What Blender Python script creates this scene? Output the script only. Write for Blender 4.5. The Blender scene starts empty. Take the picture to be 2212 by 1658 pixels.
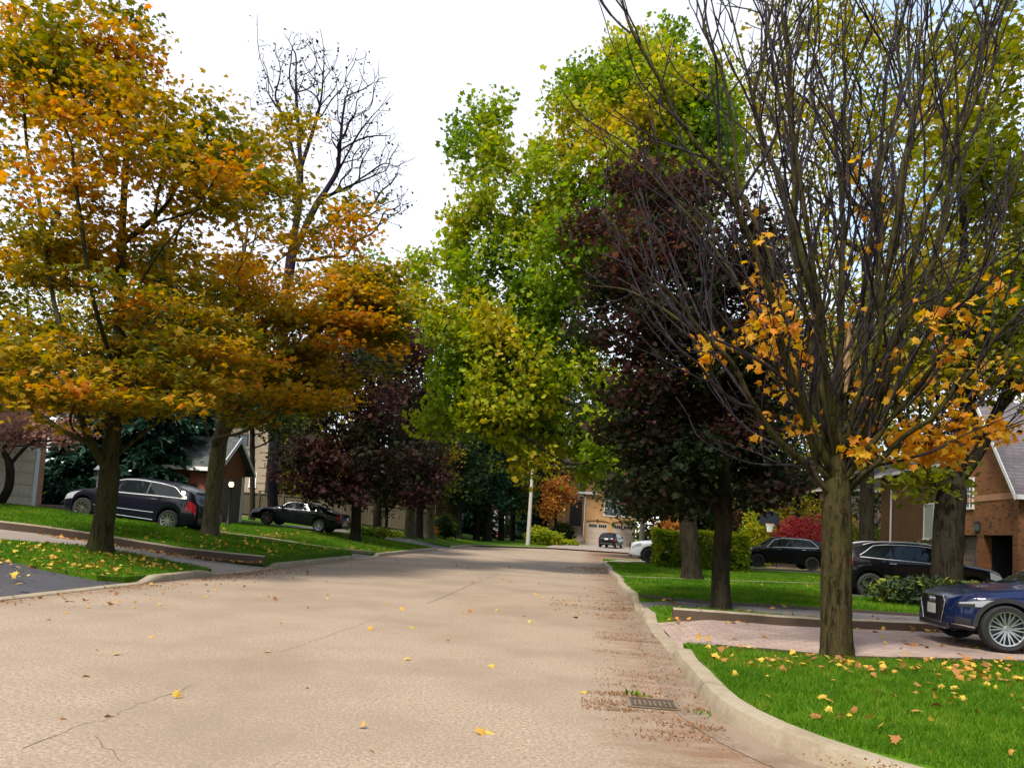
import bpy, bmesh, math, random
import numpy as np
from mathutils import Vector, Matrix, noise as mnoise

random.seed(7)
RNG = np.random.default_rng(11)
scene = bpy.context.scene
C = scene.collection
R = math.radians

# ------------------------------------------------------------------ camera model
# world: X to the right across the road, Y along the road, Z up, metres; (x, y) are pixels of a 2211 x 1658 view
FPX, EYE, CX, CY = 1609.0, 1.5, 1105.5, 1030.0
ROLL, PIT, YAW = R(3.5), R(4.0), R(5.4)

def ray(x, y):
    a, b = x - CX, y - CY
    xr = a * math.cos(ROLL) + b * math.sin(ROLL); yr = -a * math.sin(ROLL) + b * math.cos(ROLL)
    u, v = xr / FPX, -yr / FPX
    fy = math.cos(PIT) - v * math.sin(PIT); fz = math.sin(PIT) + v * math.cos(PIT)
    return (u * math.cos(YAW) - fy * math.sin(YAW), u * math.sin(YAW) + fy * math.cos(YAW), fz)

def P(x, y, Y):
    d = ray(x, y); t = Y / d[1]
    return Vector((d[0] * t, Y, EYE + d[2] * t))

def proj_np(A):
    X, Y, Z = A[:, 0], A[:, 1], A[:, 2] - EYE
    u = X * math.cos(YAW) + Y * math.sin(YAW); g = -X * math.sin(YAW) + Y * math.cos(YAW)
    w = g * math.cos(PIT) + Z * math.sin(PIT); v = -g * math.sin(PIT) + Z * math.cos(PIT)
    xr = u / w * FPX; yr = -v / w * FPX
    return (CX + xr * math.cos(ROLL) - yr * math.sin(ROLL), CY + xr * math.sin(ROLL) + yr * math.cos(ROLL))

XL, XR = -8.4, 1.25           # faces of the two kerbs
KW = 0.2
LT = [(-600, 1.6), (-40, 1.4), (-20, 1.12), (-16, .93), (-13, .68), (-10.5, .36), (XL - KW, .14)]
RT = [(XR + KW, .14), (3, .17), (10, .2), (20, .35), (40, .5), (600, .6)]
def terr(X):
    if X <= XL - KW: T = LT
    elif X >= XR + KW: T = RT
    else: return 0.0
    for (a, b), (c, d) in zip(T, T[1:]):
        if a <= X <= c: return b + (d - b) * (X - a) / (c - a)
    return T[0][1] if X < 0 else T[-1][1]
def terr_np(X):
    l = np.interp(X, [a for a, b in LT], [b for a, b in LT]); r = np.interp(X, [a for a, b in RT], [b for a, b in RT])
    return np.where(X <= XL - KW, l, np.where(X >= XR + KW, r, 0.0))

def G(x, y):
    d = ray(x, y); t = 1.0
    while t < 300:
        if EYE + d[2] * t <= terr(d[0] * t): break
        t *= 1.0015
    return Vector((d[0] * t, d[1] * t, EYE + d[2] * t))

# ------------------------------------------------------------------ objects and tags
def tag(o, label=None, cat=None, group=None, kind=None):
    if label: o['label'] = label
    if cat: o['category'] = cat
    if group: o['group'] = group
    if kind: o['kind'] = kind
    return o

def empty(name, loc, rz=0.0, parent=None):
    o = bpy.data.objects.new(name, None); C.objects.link(o)
    o.location = loc; o.rotation_euler = (0, 0, rz); o.empty_display_size = .2
    if parent: o.parent = parent
    return o

def thing(name, label, cat, loc, rz=0.0, group=None):
    return tag(empty(name, loc, rz), label, cat, group)

def link(name, me, mat, parent=None, loc=None):
    o = bpy.data.objects.new(name, me); C.objects.link(o)
    for m in (mat if isinstance(mat, (list, tuple)) else [mat]): me.materials.append(m)
    if parent: o.parent = parent
    if loc is not None: o.location = loc
    return o

class MB:
    """collects faces of one mesh object"""
    def __init__(s): s.v = []; s.f = []; s.m = []
    def face(s, pts, mi=0):
        i = len(s.v); s.v += [tuple(p) for p in pts]; s.f.append(tuple(range(i, i + len(pts)))); s.m.append(mi); return s
    def box(s, c, d, rot=None, mi=0, taper=1.0):
        i = len(s.v); c = Vector(c)
        for z in (-.5, .5):
            k = taper if z > 0 else 1
            for x, y in ((-.5, -.5), (.5, -.5), (.5, .5), (-.5, .5)):
                p = Vector((x * d[0] * k, y * d[1] * k, z * d[2]))
                if rot is not None: p = rot @ p
                s.v.append(tuple(c + p))
        for q in ((3, 2, 1, 0), (4, 5, 6, 7), (0, 1, 5, 4), (1, 2, 6, 5), (2, 3, 7, 6), (3, 0, 4, 7)):
            s.f.append(tuple(i + k for k in q)); s.m.append(mi)
        return s
    def b2(s, a, b, mi=0):
        return s.box([(a[k] + b[k]) / 2 for k in range(3)], [abs(b[k] - a[k]) for k in range(3)], mi=mi)
    def tube(s, pts, rad, n=8, mi=0, cap=True):
        pts = [Vector(p) for p in pts]
        if not isinstance(rad, (list, tuple)): rad = [rad] * len(pts)
        i0 = len(s.v); up = Vector((0, 0, 1)); prev = None
        for k, p in enumerate(pts):
            t = (pts[min(k + 1, len(pts) - 1)] - pts[max(k - 1, 0)]).normalized()
            a = (prev - t * prev.dot(t)) if prev is not None else t.cross(Vector((1, 0, 0)) if abs(t.x) < .9 else up)
            if a.length < 1e-6: a = t.orthogonal()
            a.normalize(); prev = a; b = t.cross(a)
            for j in range(n):
                an = 2 * math.pi * j / n
                s.v.append(tuple(p + (a * math.cos(an) + b * math.sin(an)) * rad[k]))
        for k in range(len(pts) - 1):
            for j in range(n):
                q = i0 + k * n; j2 = (j + 1) % n
                s.f.append((q + j, q + j2, q + n + j2, q + n + j)); s.m.append(mi)
        if cap:
            s.f.append(tuple(i0 + j for j in reversed(range(n)))); s.m.append(mi)
            e = i0 + (len(pts) - 1) * n
            s.f.append(tuple(e + j for j in range(n))); s.m.append(mi)
        return s
    def lathe(s, prof, c=(0, 0, 0), axis='z', n=24, mi=0):
        i0 = len(s.v); c = Vector(c)
        for r, h in prof:
            for j in range(n):
                a = 2 * math.pi * j / n
                x, y = r * math.cos(a), r * math.sin(a)
                s.v.append(tuple(c + (Vector((x, y, h)) if axis == 'z' else Vector((x, h, y)) if axis == 'y' else Vector((h, x, y)))))
        for k in range(len(prof) - 1):
            for j in range(n):
                q = i0 + k * n; j2 = (j + 1) % n
                f = (q + j, q + j2, q + n + j2, q + n + j)
                s.f.append(f if axis != 'y' else f[::-1]); s.m.append(mi)
        return s
    def prism(s, poly, z0, z1, mi=0):
        n = len(poly)
        s.face([(x, y, z1) for x, y in poly], mi)
        s.face([(x, y, z0) for x, y in reversed(poly)], mi)
        for k in range(n):
            a, b = poly[k], poly[(k + 1) % n]
            s.face([(a[0], a[1], z0), (b[0], b[1], z0), (b[0], b[1], z1), (a[0], a[1], z1)], mi)
        return s
    def grid(s, rows, mi=0):
        i0 = len(s.v); n = len(rows[0])
        for r in rows: s.v += [tuple(p) for p in r]
        for k in range(len(rows) - 1):
            for j in range(n - 1):
                q = i0 + k * n + j
                s.f.append((q, q + 1, q + n + 1, q + n)); s.m.append(mi)
        return s
    def build(s, name, mat, parent=None, smooth=None, merge=False, off=None, bevel=0):
        me = bpy.data.meshes.new(name)
        v = s.v
        if off is not None: v = [(a - off[0], b - off[1], c - off[2]) for a, b, c in v]
        me.from_pydata(v, [], s.f)
        if merge or bevel:
            bm = bmesh.new(); bm.from_mesh(me); bmesh.ops.remove_doubles(bm, verts=bm.verts, dist=1e-5)
            if bevel:
                bmesh.ops.bevel(bm, geom=[e for e in bm.edges if len(e.link_faces) == 2 and e.calc_face_angle(0) > .5], offset=bevel, segments=2, profile=.6, affect='EDGES')
            bmesh.ops.recalc_face_normals(bm, faces=bm.faces)
            bm.to_mesh(me); bm.free()
        o = link(name, me, mat, parent)
        if isinstance(mat, (list, tuple)) and len(mat) > 1 and not merge:
            me.polygons.foreach_set('material_index', s.m)
        if smooth:
            me.polygons.foreach_set('use_smooth', [True] * len(me.polygons)); me.set_sharp_from_angle(angle=R(smooth))
        me.update(); return o

def np_mesh(name, V, T, mat, parent=None, col=None, smooth=False):
    """V (n,3), T list of (m,k) index arrays"""
    me = bpy.data.meshes.new(name)
    me.vertices.add(len(V)); me.vertices.foreach_set('co', np.ascontiguousarray(V, dtype=np.float32).ravel())
    lv, ls, tot = [], [], 0
    for t in T:
        if len(t) == 0: continue
        k = t.shape[1]; lv.append(t.ravel()); ls.append(tot + np.arange(len(t)) * k); tot += t.size
    lv = np.concatenate(lv).astype(np.int32); ls = np.concatenate(ls).astype(np.int32)
    me.loops.add(len(lv)); me.loops.foreach_set('vertex_index', lv)
    me.polygons.add(len(ls)); me.polygons.foreach_set('loop_start', ls)
    if smooth: me.polygons.foreach_set('use_smooth', np.ones(len(ls), dtype=bool))
    if col is not None:
        a = me.color_attributes.new('tint', 'FLOAT_COLOR', 'POINT')
        a.data.foreach_set('color', np.concatenate([col, np.ones((len(col), 1))], 1).astype(np.float32).ravel())
    me.update(calc_edges=True)
    return link(name, me, mat, parent)

# ------------------------------------------------------------------ materials
MATS = {}
def nt(name):
    m = bpy.data.materials.new(name); m.use_nodes = True; n = m.node_tree
    return m, n, n.nodes['Principled BSDF']
def N(n, typ, **kw):
    o = n.nodes.new(typ)
    for k, v in kw.items():
        if hasattr(o, k): setattr(o, k, v)
        else: o.inputs[k].default_value = v
    return o
def ramp(n, fac, stops):
    r = n.nodes.new('ShaderNodeValToRGB'); e = r.color_ramp.elements
    while len(e) < len(stops): e.new(.5)
    for q, (p, c) in zip(e, stops): q.position = p; q.color = (*c, 1) if len(c) == 3 else c
    n.links.new(fac, r.inputs[0]); return r.outputs[0]
def coords(n, scale=(1, 1, 1), kind='Object'):
    t = N(n, 'ShaderNodeTexCoord'); m = N(n, 'ShaderNodeMapping'); m.inputs['Scale'].default_value = scale
    n.links.new(t.outputs[kind], m.inputs[0]); return m.outputs[0]
def worldpos(n, scale=(1, 1, 1)):
    t = N(n, 'ShaderNodeNewGeometry'); m = N(n, 'ShaderNodeMapping'); m.inputs['Scale'].default_value = scale
    n.links.new(t.outputs['Position'], m.inputs[0]); return m.outputs[0]
def noise(n, vec, scale, detail=4, rough=.6):
    t = N(n, 'ShaderNodeTexNoise'); t.inputs['Scale'].default_value = scale; t.inputs['Detail'].default_value = detail
    t.inputs['Roughness'].default_value = rough; n.links.new(vec, t.inputs['Vector']); return t.outputs['Fac']
def mix(n, a, b, fac, mode='MIX'):
    m = n.nodes.new('ShaderNodeMix'); m.data_type = 'RGBA'; m.blend_type = mode
    for k, v in ((0, fac), (6, a), (7, b)):
        if hasattr(v, 'links'): n.links.new(v, m.inputs[k])
        elif k == 0: m.inputs[0].default_value = v
        else: m.inputs[k].default_value = (*v, 1) if len(v) == 3 else v
    return m.outputs[2]
def bump(n, p, h, strength=.5, dist=.02):
    b = N(n, 'ShaderNodeBump'); b.inputs['Strength'].default_value = strength; b.inputs['Distance'].default_value = dist
    n.links.new(h, b.inputs['Height']); n.links.new(b.outputs[0], p.inputs['Normal'])
def plain(name, col, rough=.6, metal=0.0, coat=0.0, spec=.5, var=.12, vs=6.0):
    """a painted or plastic surface with slight uneven tone"""
    m, n, p = nt(name)
    v = noise(n, coords(n), vs, 3)
    lo = tuple(c * (1 - var) for c in col); hi = tuple(min(1, c * (1 + var)) for c in col)
    n.links.new(ramp(n, v, [(.3, lo), (.7, hi)]), p.inputs['Base Color'])
    p.inputs['Roughness'].default_value = rough; p.inputs['Metallic'].default_value = metal
    p.inputs['Coat Weight'].default_value = coat; p.inputs['Coat Roughness'].default_value = .03
    p.inputs['Specular IOR Level'].default_value = spec
    return m
def leafmat(name, trans=.45, rough=.5, spec=.25):
    m, n, p = nt(name)
    a = N(n, 'ShaderNodeAttribute', attribute_name='tint')
    n.links.new(a.outputs['Color'], p.inputs['Base Color'])
    p.inputs['Roughness'].default_value = rough; p.inputs['Specular IOR Level'].default_value = spec
    t = N(n, 'ShaderNodeBsdfTranslucent'); g = N(n, 'ShaderNodeMixShader'); g.inputs[0].default_value = trans
    hs = N(n, 'ShaderNodeHueSaturation'); hs.inputs['Value'].default_value = 1.5; hs.inputs['Saturation'].default_value = 1.1
    n.links.new(a.outputs['Color'], hs.inputs['Color']); n.links.new(hs.outputs[0], t.inputs[0])
    o = n.nodes['Material Output']
    n.links.new(p.outputs[0], g.inputs[1]); n.links.new(t.outputs[0], g.inputs[2]); n.links.new(g.outputs[0], o.inputs[0])
    return m
def bark(name, lo, hi, scale=1.0, strength=.8, moss=None):
    m, n, p = nt(name)
    w = noise(n, coords(n), 3.0 * scale, 3); tcd = coords(n, (11 * scale, 11 * scale, 1.3 * scale))
    off = N(n, 'ShaderNodeVectorMath', operation='MULTIPLY_ADD'); cw = N(n, 'ShaderNodeCombineXYZ'); n.links.new(w, cw.inputs[0]); n.links.new(w, cw.inputs[1])
    n.links.new(cw.outputs[0], off.inputs[0]); off.inputs[1].default_value = (2.2, 2.2, 0); n.links.new(tcd, off.inputs[2])
    a = noise(n, off.outputs[0], 1.6, 7, .68); f = noise(n, coords(n, (30 * scale, 30 * scale, 7 * scale)), 2.0, 4, .7)
    d = ramp(n, a, [(.36, (0, 0, 0)), (.47, (.8, .8, .8)), (.62, (1, 1, 1))])
    c = ramp(n, f, [(.3, lo), (.7, hi)])
    c = mix(n, tuple(x * .3 for x in lo), c, d)
    if moss:
        c = mix(n, c, moss, ramp(n, noise(n, coords(n), 2.2, 4), [(.48, (0, 0, 0)), (.7, (.75, .75, .75))]))
    n.links.new(c, p.inputs['Base Color']); p.inputs['Roughness'].default_value = .92; p.inputs['Specular IOR Level'].default_value = .12
    hgt = mix(n, f, d, .7); bump(n, p, hgt, strength, .03)
    return m
def brick(name, c1, c2, mortar, bw=.22, bh=.075, dark=None, rough=.85):
    m, n, p = nt(name)
    g = N(n, 'ShaderNodeNewGeometry'); sx = N(n, 'ShaderNodeSeparateXYZ'); n.links.new(g.outputs['Position'], sx.inputs[0])
    ad = N(n, 'ShaderNodeMath', operation='ADD'); n.links.new(sx.outputs[0], ad.inputs[0]); n.links.new(sx.outputs[1], ad.inputs[1])
    cb = N(n, 'ShaderNodeCombineXYZ'); n.links.new(ad.outputs[0], cb.inputs[0]); n.links.new(sx.outputs[2], cb.inputs[1])
    b = N(n, 'ShaderNodeTexBrick'); b.inputs['Scale'].default_value = 1; b.inputs['Brick Width'].default_value = bw; b.inputs['Row Height'].default_value = bh
    b.inputs['Mortar Size'].default_value = .008; b.inputs['Color1'].default_value = (*c1, 1); b.inputs['Color2'].default_value = (*c2, 1); b.inputs['Mortar'].default_value = (*mortar, 1)
    b.inputs['Bias'].default_value = 0.0
    n.links.new(cb.outputs[0], b.inputs['Vector'])
    c = b.outputs['Color']
    v = noise(n, worldpos(n), 1.2, 4)
    c = mix(n, c, tuple(x * .6 for x in c1), ramp(n, v, [(.45, (0, 0, 0)), (.75, (.6, .6, .6))]))
    if dark:   # some odd bricks
        w = N(n, 'ShaderNodeTexWhiteNoise'); 
        sn = N(n, 'ShaderNodeVectorMath', operation='SNAP'); sn.inputs[1].default_value = (bw, bh, 1); n.links.new(cb.outputs[0], sn.inputs[0]); n.links.new(sn.outputs[0], w.inputs[0])
        c = mix(n, c, dark, ramp(n, w.outputs['Value'], [(.86, (0, 0, 0)), (.88, (.7, .7, .7))]))
    n.links.new(c, p.inputs['Base Color']); p.inputs['Roughness'].default_value = rough
    bump(n, p, b.outputs['Fac'], -.4, .008)
    return m

def lawn_mat():
    m, n, p = nt('lawn_turf'); w = worldpos(n)
    a = noise(n, w, .55, 5); b = noise(n, w, 14, 4, .7)
    c = ramp(n, a, [(.3, (.055, .12, .004)), (.55, (.085, .175, .004)), (.75, (.13, .20, .007))])
    c = mix(n, c, (.035, .075, .006), ramp(n, b, [(.4, (.7, .7, .7)), (.62, (0, 0, 0))]))
    c = mix(n, c, (.11, .075, .02), ramp(n, noise(n, w, 1.7, 5, .7), [(.6, (0, 0, 0)), (.78, (.6, .6, .6))]))
    n.links.new(c, p.inputs['Base Color']); p.inputs['Roughness'].default_value = .95; p.inputs['Specular IOR Level'].default_value = .1
    bump(n, p, b, .8, .04); return m
def asphalt_mat(name, base, speck, dirt, amt=.5, scale=1.0):
    m, n, p = nt(name); w = worldpos(n)
    f = noise(n, w, 34 * scale, 6, .8); md = noise(n, w, .5, 5, .6); st = noise(n, worldpos(n, (.7, .22, 1)), 1.1, 6, .65)
    c = ramp(n, f, [(.36, tuple(x * .5 for x in base)), (.5, base), (.64, speck)])
    c = mix(n, c, tuple(x * .8 for x in base), ramp(n, md, [(.42, (0, 0, 0)), (.62, (.9, .9, .9))]))
    c = mix(n, c, dirt, ramp(n, st, [(.55, (0, 0, 0)), (.8, (amt, amt, amt))]))
    vo = N(n, 'ShaderNodeTexVoronoi'); vo.inputs['Scale'].default_value = 48 * scale; n.links.new(w, vo.inputs['Vector'])
    c = mix(n, c, tuple(min(1, x * 1.5) for x in base), ramp(n, vo.outputs['Distance'], [(.12, (.75, .75, .75)), (.34, (0, 0, 0))]))
    n.links.new(c, p.inputs['Base Color']); p.inputs['Roughness'].default_value = .8; p.inputs['Specular IOR Level'].default_value = .3
    bump(n, p, f, .05, .005); return m
def road_mat():
    m = asphalt_mat('road_asphalt', (.305, .228, .158), (.48, .385, .285), (.21, .135, .075), .4)
    n = m.node_tree; p = n.nodes['Principled BSDF']; src = p.inputs['Base Color'].links[0].from_socket
    w = worldpos(n); sx = N(n, 'ShaderNodeSeparateXYZ'); n.links.new(w, sx.inputs[0])
    # brown leaf dust that gathers along both kerbs
    mr = N(n, 'ShaderNodeMapRange'); mr.inputs[1].default_value = -.9; mr.inputs[2].default_value = 1.2; n.links.new(sx.outputs[0], mr.inputs[0])
    ml = N(n, 'ShaderNodeMapRange'); ml.inputs[1].default_value = -7.0; ml.inputs[2].default_value = -8.5; n.links.new(sx.outputs[0], ml.inputs[0])
    mx = N(n, 'ShaderNodeMath', operation='MAXIMUM'); n.links.new(mr.outputs[0], mx.inputs[0]); n.links.new(ml.outputs[0], mx.inputs[1])
    ns = noise(n, worldpos(n, (.45, 1.5, 1)), 2.6, 8, .72)
    mu = N(n, 'ShaderNodeMath', operation='MULTIPLY'); n.links.new(mx.outputs[0], mu.inputs[0]); n.links.new(ns, mu.inputs[1])
    f = ramp(n, mu.outputs[0], [(.27, (0, 0, 0)), (.55, (.8, .8, .8))])
    n.links.new(mix(n, src, (.17, .085, .04), f), p.inputs['Base Color'])
    return m
def concrete_mat(name, base, dirt, amt=.7):
    m, n, p = nt(name); w = worldpos(n)
    a = noise(n, w, 30, 5, .7); b = noise(n, w, 2.4, 6, .7)
    c = ramp(n, a, [(.3, tuple(x * .75 for x in base)), (.7, base)])
    c = mix(n, c, dirt, ramp(n, b, [(.45, (0, 0, 0)), (.75, (amt, amt, amt))]))
    if amt == .8:   # joints along the run
        sx = N(n, 'ShaderNodeSeparateXYZ'); n.links.new(w, sx.inputs[0]); ad_ = N(n, 'ShaderNodeMath', operation='ADD'); n.links.new(sx.outputs[0], ad_.inputs[0]); n.links.new(sx.outputs[1], ad_.inputs[1])
        pm = N(n, 'ShaderNodeMath', operation='PINGPONG'); n.links.new(ad_.outputs[0], pm.inputs[0]); pm.inputs[1].default_value = 1.1
        c = mix(n, (.07, .055, .035), c, ramp(n, pm.outputs[0], [(.006, (0, 0, 0)), (.014, (1, 1, 1))]))
    n.links.new(c, p.inputs['Base Color']); p.inputs['Roughness'].default_value = .9; bump(n, p, a, .4, .008); return m
def paver_mat():
    m, n, p = nt('interlocking_pavers'); w = worldpos(n)
    b = N(n, 'ShaderNodeTexBrick'); b.inputs['Scale'].default_value = 1; b.inputs['Brick Width'].default_value = .24; b.inputs['Row Height'].default_value = .16
    b.inputs['Mortar Size'].default_value = .006; b.inputs['Color1'].default_value = (.30, .21, .175, 1); b.inputs['Color2'].default_value = (.40, .29, .235, 1); b.inputs['Mortar'].default_value = (.13, .085, .055, 1)
    n.links.new(w, b.inputs['Vector'])
    c = mix(n, b.outputs['Color'], (.22, .15, .10), ramp(n, noise(n, w, 1.6, 6, .7), [(.45, (0, 0, 0)), (.78, (.7, .7, .7))]))
    c = mix(n, c, (.45, .36, .3), ramp(n, noise(n, w, 60, 3), [(.55, (0, 0, 0)), (.75, (.5, .5, .5))]))
    n.links.new(c, p.inputs['Base Color']); p.inputs['Roughness'].default_value = .85; bump(n, p, b.outputs['Fac'], -.5, .01); return m
def shingle_mat(name, c1, c2):
    m = brick(name, c1, c2, tuple(x * .4 for x in c1), .3, .14); return m
def paint_mat(name, col, flake=.15, metal=.0):
    m, n, p = nt(name)
    v = noise(n, coords(n), 3.0, 2)
    n.links.new(ramp(n, v, [(.2, tuple(c * .9 for c in col)), (.8, col)]), p.inputs['Base Color'])
    p.inputs['Metallic'].default_value = metal; p.inputs['Roughness'].default_value = .35; p.inputs['Specular IOR Level'].default_value = .15
    p.inputs['Coat Weight'].default_value = .55; p.inputs['Coat Roughness'].default_value = .025
    return m
def emit_mat(name, col, s):
    m, n, p = nt(name); p.inputs['Base Color'].default_value = (*col, 1); p.inputs['Emission Color'].default_value = (*col, 1); p.inputs['Emission Strength'].default_value = s; return m
def glass_mat(name, col, rough=.02, spec=.3):
    m, n, p = nt(name)
    n.links.new(ramp(n, noise(n, coords(n), 1.2, 2), [(.3, tuple(c * .7 for c in col)), (.7, col)]), p.inputs['Base Color'])
    p.inputs['Roughness'].default_value = rough; p.inputs['Specular IOR Level'].default_value = spec; return m

M = dict(
    lawn=lawn_mat(), road=road_mat(),
    ground=asphalt_mat('bare_ground', (.07, .09, .02), (.1, .12, .03), (.09, .06, .025)),
    drive_dark=asphalt_mat('dark_asphalt', (.068, .066, .072), (.12, .115, .12), (.05, .045, .045), .5),
    drive_light=asphalt_mat('weathered_asphalt', (.30, .25, .21), (.42, .36, .31), (.22, .15, .10), .5),
    drive_grey=asphalt_mat('grey_asphalt', (.14, .125, .12), (.21, .19, .18), (.09, .07, .06), .5),
    kerb=concrete_mat('kerb_concrete', (.36, .295, .20), (.17, .12, .06), .8),
    edging=concrete_mat('edging_concrete', (.21, .17, .12), (.07, .05, .03), .85),
    gutter=concrete_mat('gutter_concrete', (.27, .195, .13), (.12, .07, .035), .9),
    paver=paver_mat(), mulch=asphalt_mat('mulch', (.035, .022, .012), (.07, .04, .02), (.02, .015, .01), .6),
    seam=asphalt_mat('crack_filler', (.15, .115, .085), (.2, .16, .12), (.1, .07, .05), .5),
    mulch_face=concrete_mat('stained_edging', (.085, .055, .032), (.04, .026, .015), .8),
    leaf=leafmat('maple_leaves', .45, .6, .12), leafd=leafmat('dark_leaves', .3, .65, .10), needle=leafmat('spruce_needles', .15, .6), blade=leafmat('grass_blades', .35, .6, .15),
    litter=leafmat('dry_leaves', .12, .75, .15),
    bark=bark('maple_bark', (.028, .025, .009), (.066, .056, .020), moss=(.036, .042, .008)),
    barkg=bark('pale_bark', (.075, .066, .034), (.15, .13, .072), moss=(.08, .085, .022)),
    barkd=bark('dark_bark', (.018, .015, .009), (.042, .034, .02)),
    barkr=bark('bare_tree_bark', (.026, .021, .009), (.078, .06, .022), .8, 1.0, moss=(.042, .046, .008)),
    twig_p=bark('purple_grey_twigs', (.020, .015, .018), (.052, .042, .046), 1.0, .4),
    barkp=bark('purple_black_bark', (.014, .009, .016), (.034, .022, .032)),
    twig=bark('branch_bark', (.06, .052, .045), (.13, .115, .095), 1.0, .4),
    deadwood=bark('bare_deadwood', (.30, .16, .06), (.48, .32, .16), 1.4, .6),
    brick_red=brick('red_brick', (.27, .06, .025), (.34, .085, .035), (.2, .14, .1)),
    brick_or=brick('orange_brick', (.44, .18, .085), (.52, .24, .12), (.4, .3, .22)),
    brick_br=brick('brown_brick', (.125, .06, .016), (.17, .082, .022), (.11, .065, .025)),
    brick_var=brick('mixed_brick', (.21, .07, .022), (.29, .11, .035), (.19, .11, .045), dark=(.075, .03, .015)),
    brick_tan=brick('tan_brick', (.44, .235, .085), (.50, .28, .11), (.38, .26, .13)),
    brick_pale=brick('pale_brick', (.55, .40, .30), (.62, .47, .36), (.5, .42, .34)),
    stucco=plain('tan_stucco', (.30, .225, .155), .9), white=plain('white_trim', (.78, .76, .73), .5, var=.05),
    garage=plain('beige_garage_door', (.60, .51, .37), .55), garage_dk=plain('taupe_garage_door', (.40, .33, .26), .55),
    garage_br=plain('brown_garage_door', (.15, .12, .10), .6),
    shingle=shingle_mat('grey_shingles', (.12, .10, .105), (.17, .145, .15)), shingle_d=shingle_mat('dark_shingles', (.05, .055, .05), (.08, .085, .08)),
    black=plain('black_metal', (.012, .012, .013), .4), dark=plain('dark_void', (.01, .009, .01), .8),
    wood=plain('weathered_fence_wood', (.062, .045, .022), .85, var=.35, vs=9), concrete_pole=concrete_mat('pole_concrete', (.52, .49, .42), (.36, .33, .25), .5),
    step=concrete_mat('step_stone', (.28, .22, .17), (.13, .1, .08)),
    glass=glass_mat('car_glass', (.012, .016, .018)), win=glass_mat('house_glass', (.10, .13, .15), .05), blind=plain('closed_blind', (.36, .38, .30), .5),
    chrome=plain('chrome', (.85, .85, .86), .12, 1.0, var=.03), satin=plain('satin_trim', (.80, .80, .82), .42, .35, var=.03), alloy=plain('alloy', (.62, .62, .64), .28, 1.0), alloy_d=plain('dark_alloy', (.05, .05, .055), .35, .8),
    tyre=plain('tyre_rubber', (.018, .018, .019), .85), plastic=plain('black_plastic', (.02, .02, .022), .55),
    lamp_w=glass_mat('headlight_glass', (.42, .44, .46), .08), lamp_r=glass_mat('taillight_red', (.42, .012, .015), .08), amber=glass_mat('amber_lens', (.65, .16, .01), .1),
    plate=plain('number_plate', (.62, .64, .56), .5), globe=emit_mat('lit_globe', (1.0, .72, .32), 3.0), net=plain('white_net', (.75, .75, .72), .8), bb=glass_mat('backboard', (.03, .035, .045), .15),
    p_navy=paint_mat('navy_paint', (.005, .005, .013)), p_black=paint_mat('black_paint', (.003, .003, .004)), p_dgreen=paint_mat('black_green_paint', (.003, .006, .006)),
    p_white=paint_mat('white_paint', (.80, .79, .78), metal=0), p_blue=paint_mat('blue_paint', (.003, .011, .056), metal=.05),
)

# ------------------------------------------------------------------ world, sun, camera
SUN_EL, SUN_AZ = R(52), R(207)      # azimuth clockwise from +Y
w = bpy.data.worlds.new('World'); scene.world = w; w.use_nodes = True
n = w.node_tree; bg = n.nodes['Background']; out = n.nodes['World Output']
sky = N(n, 'ShaderNodeTexSky', sky_type='NISHITA', sun_disc=False, sun_elevation=SUN_EL, sun_rotation=SUN_AZ)
n.links.new(sky.outputs[0], bg.inputs[0]); bg.inputs[1].default_value = .1
tc = N(n, 'ShaderNodeTexCoord'); mp = N(n, 'ShaderNodeMapping'); mp.inputs['Scale'].default_value = (1, 1, 2.0); mp.inputs['Location'].default_value = (.4, .1, 0); n.links.new(tc.outputs['Generated'], mp.inputs[0])
cl = noise(n, mp.outputs[0], 2.4, 7, .55)
cm = ramp(n, cl, [(.33, (.5, .5, .5)), (.47, (1, 1, 1))])
b2 = N(n, 'ShaderNodeBackground'); sz = N(n, 'ShaderNodeSeparateXYZ'); n.links.new(tc.outputs['Generated'], sz.inputs[0])
mz = N(n, 'ShaderNodeMapRange'); n.links.new(sz.outputs[2], mz.inputs[0]); mz.inputs[1].default_value = .15; mz.inputs[2].default_value = .95; mz.inputs[3].default_value = .70; mz.inputs[4].default_value = .50; n.links.new(mz.outputs[0], b2.inputs[1])
bl = N(n, 'ShaderNodeMapRange'); n.links.new(sz.outputs[0], bl.inputs[0]); bl.inputs[1].default_value = .18; bl.inputs[2].default_value = .42
c2n = ramp(n, noise(n, mp.outputs[0], 5.5, 5, .5), [(.40, (1, 1, 1)), (.58, (0, 0, 0))]); bm_ = N(n, 'ShaderNodeMath', operation='MULTIPLY'); n.links.new(bl.outputs[0], bm_.inputs[0]); n.links.new(c2n, bm_.inputs[1])
n.links.new(mix(n, mix(n, (.72, .92, 1.25), (1.32, 1.28, 1.26), cm), (.22, .68, 1.35), bm_.outputs[0]), b2.inputs[0])
ad = N(n, 'ShaderNodeAddShader'); n.links.new(bg.outputs[0], ad.inputs[0]); n.links.new(b2.outputs[0], ad.inputs[1]); n.links.new(ad.outputs[0], out.inputs[0])
sl = bpy.data.lights.new('sun', 'SUN'); sl.energy = 4.7; sl.angle = R(8); sl.color = (1, .94, .85)
so = bpy.data.objects.new('sun', sl); C.objects.link(so)
sd = Vector((math.sin(SUN_AZ) * math.cos(SUN_EL), math.cos(SUN_AZ) * math.cos(SUN_EL), math.sin(SUN_EL)))
so.rotation_euler = sd.to_track_quat('Z', 'Y').to_euler(); so.location = sd * 60

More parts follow.
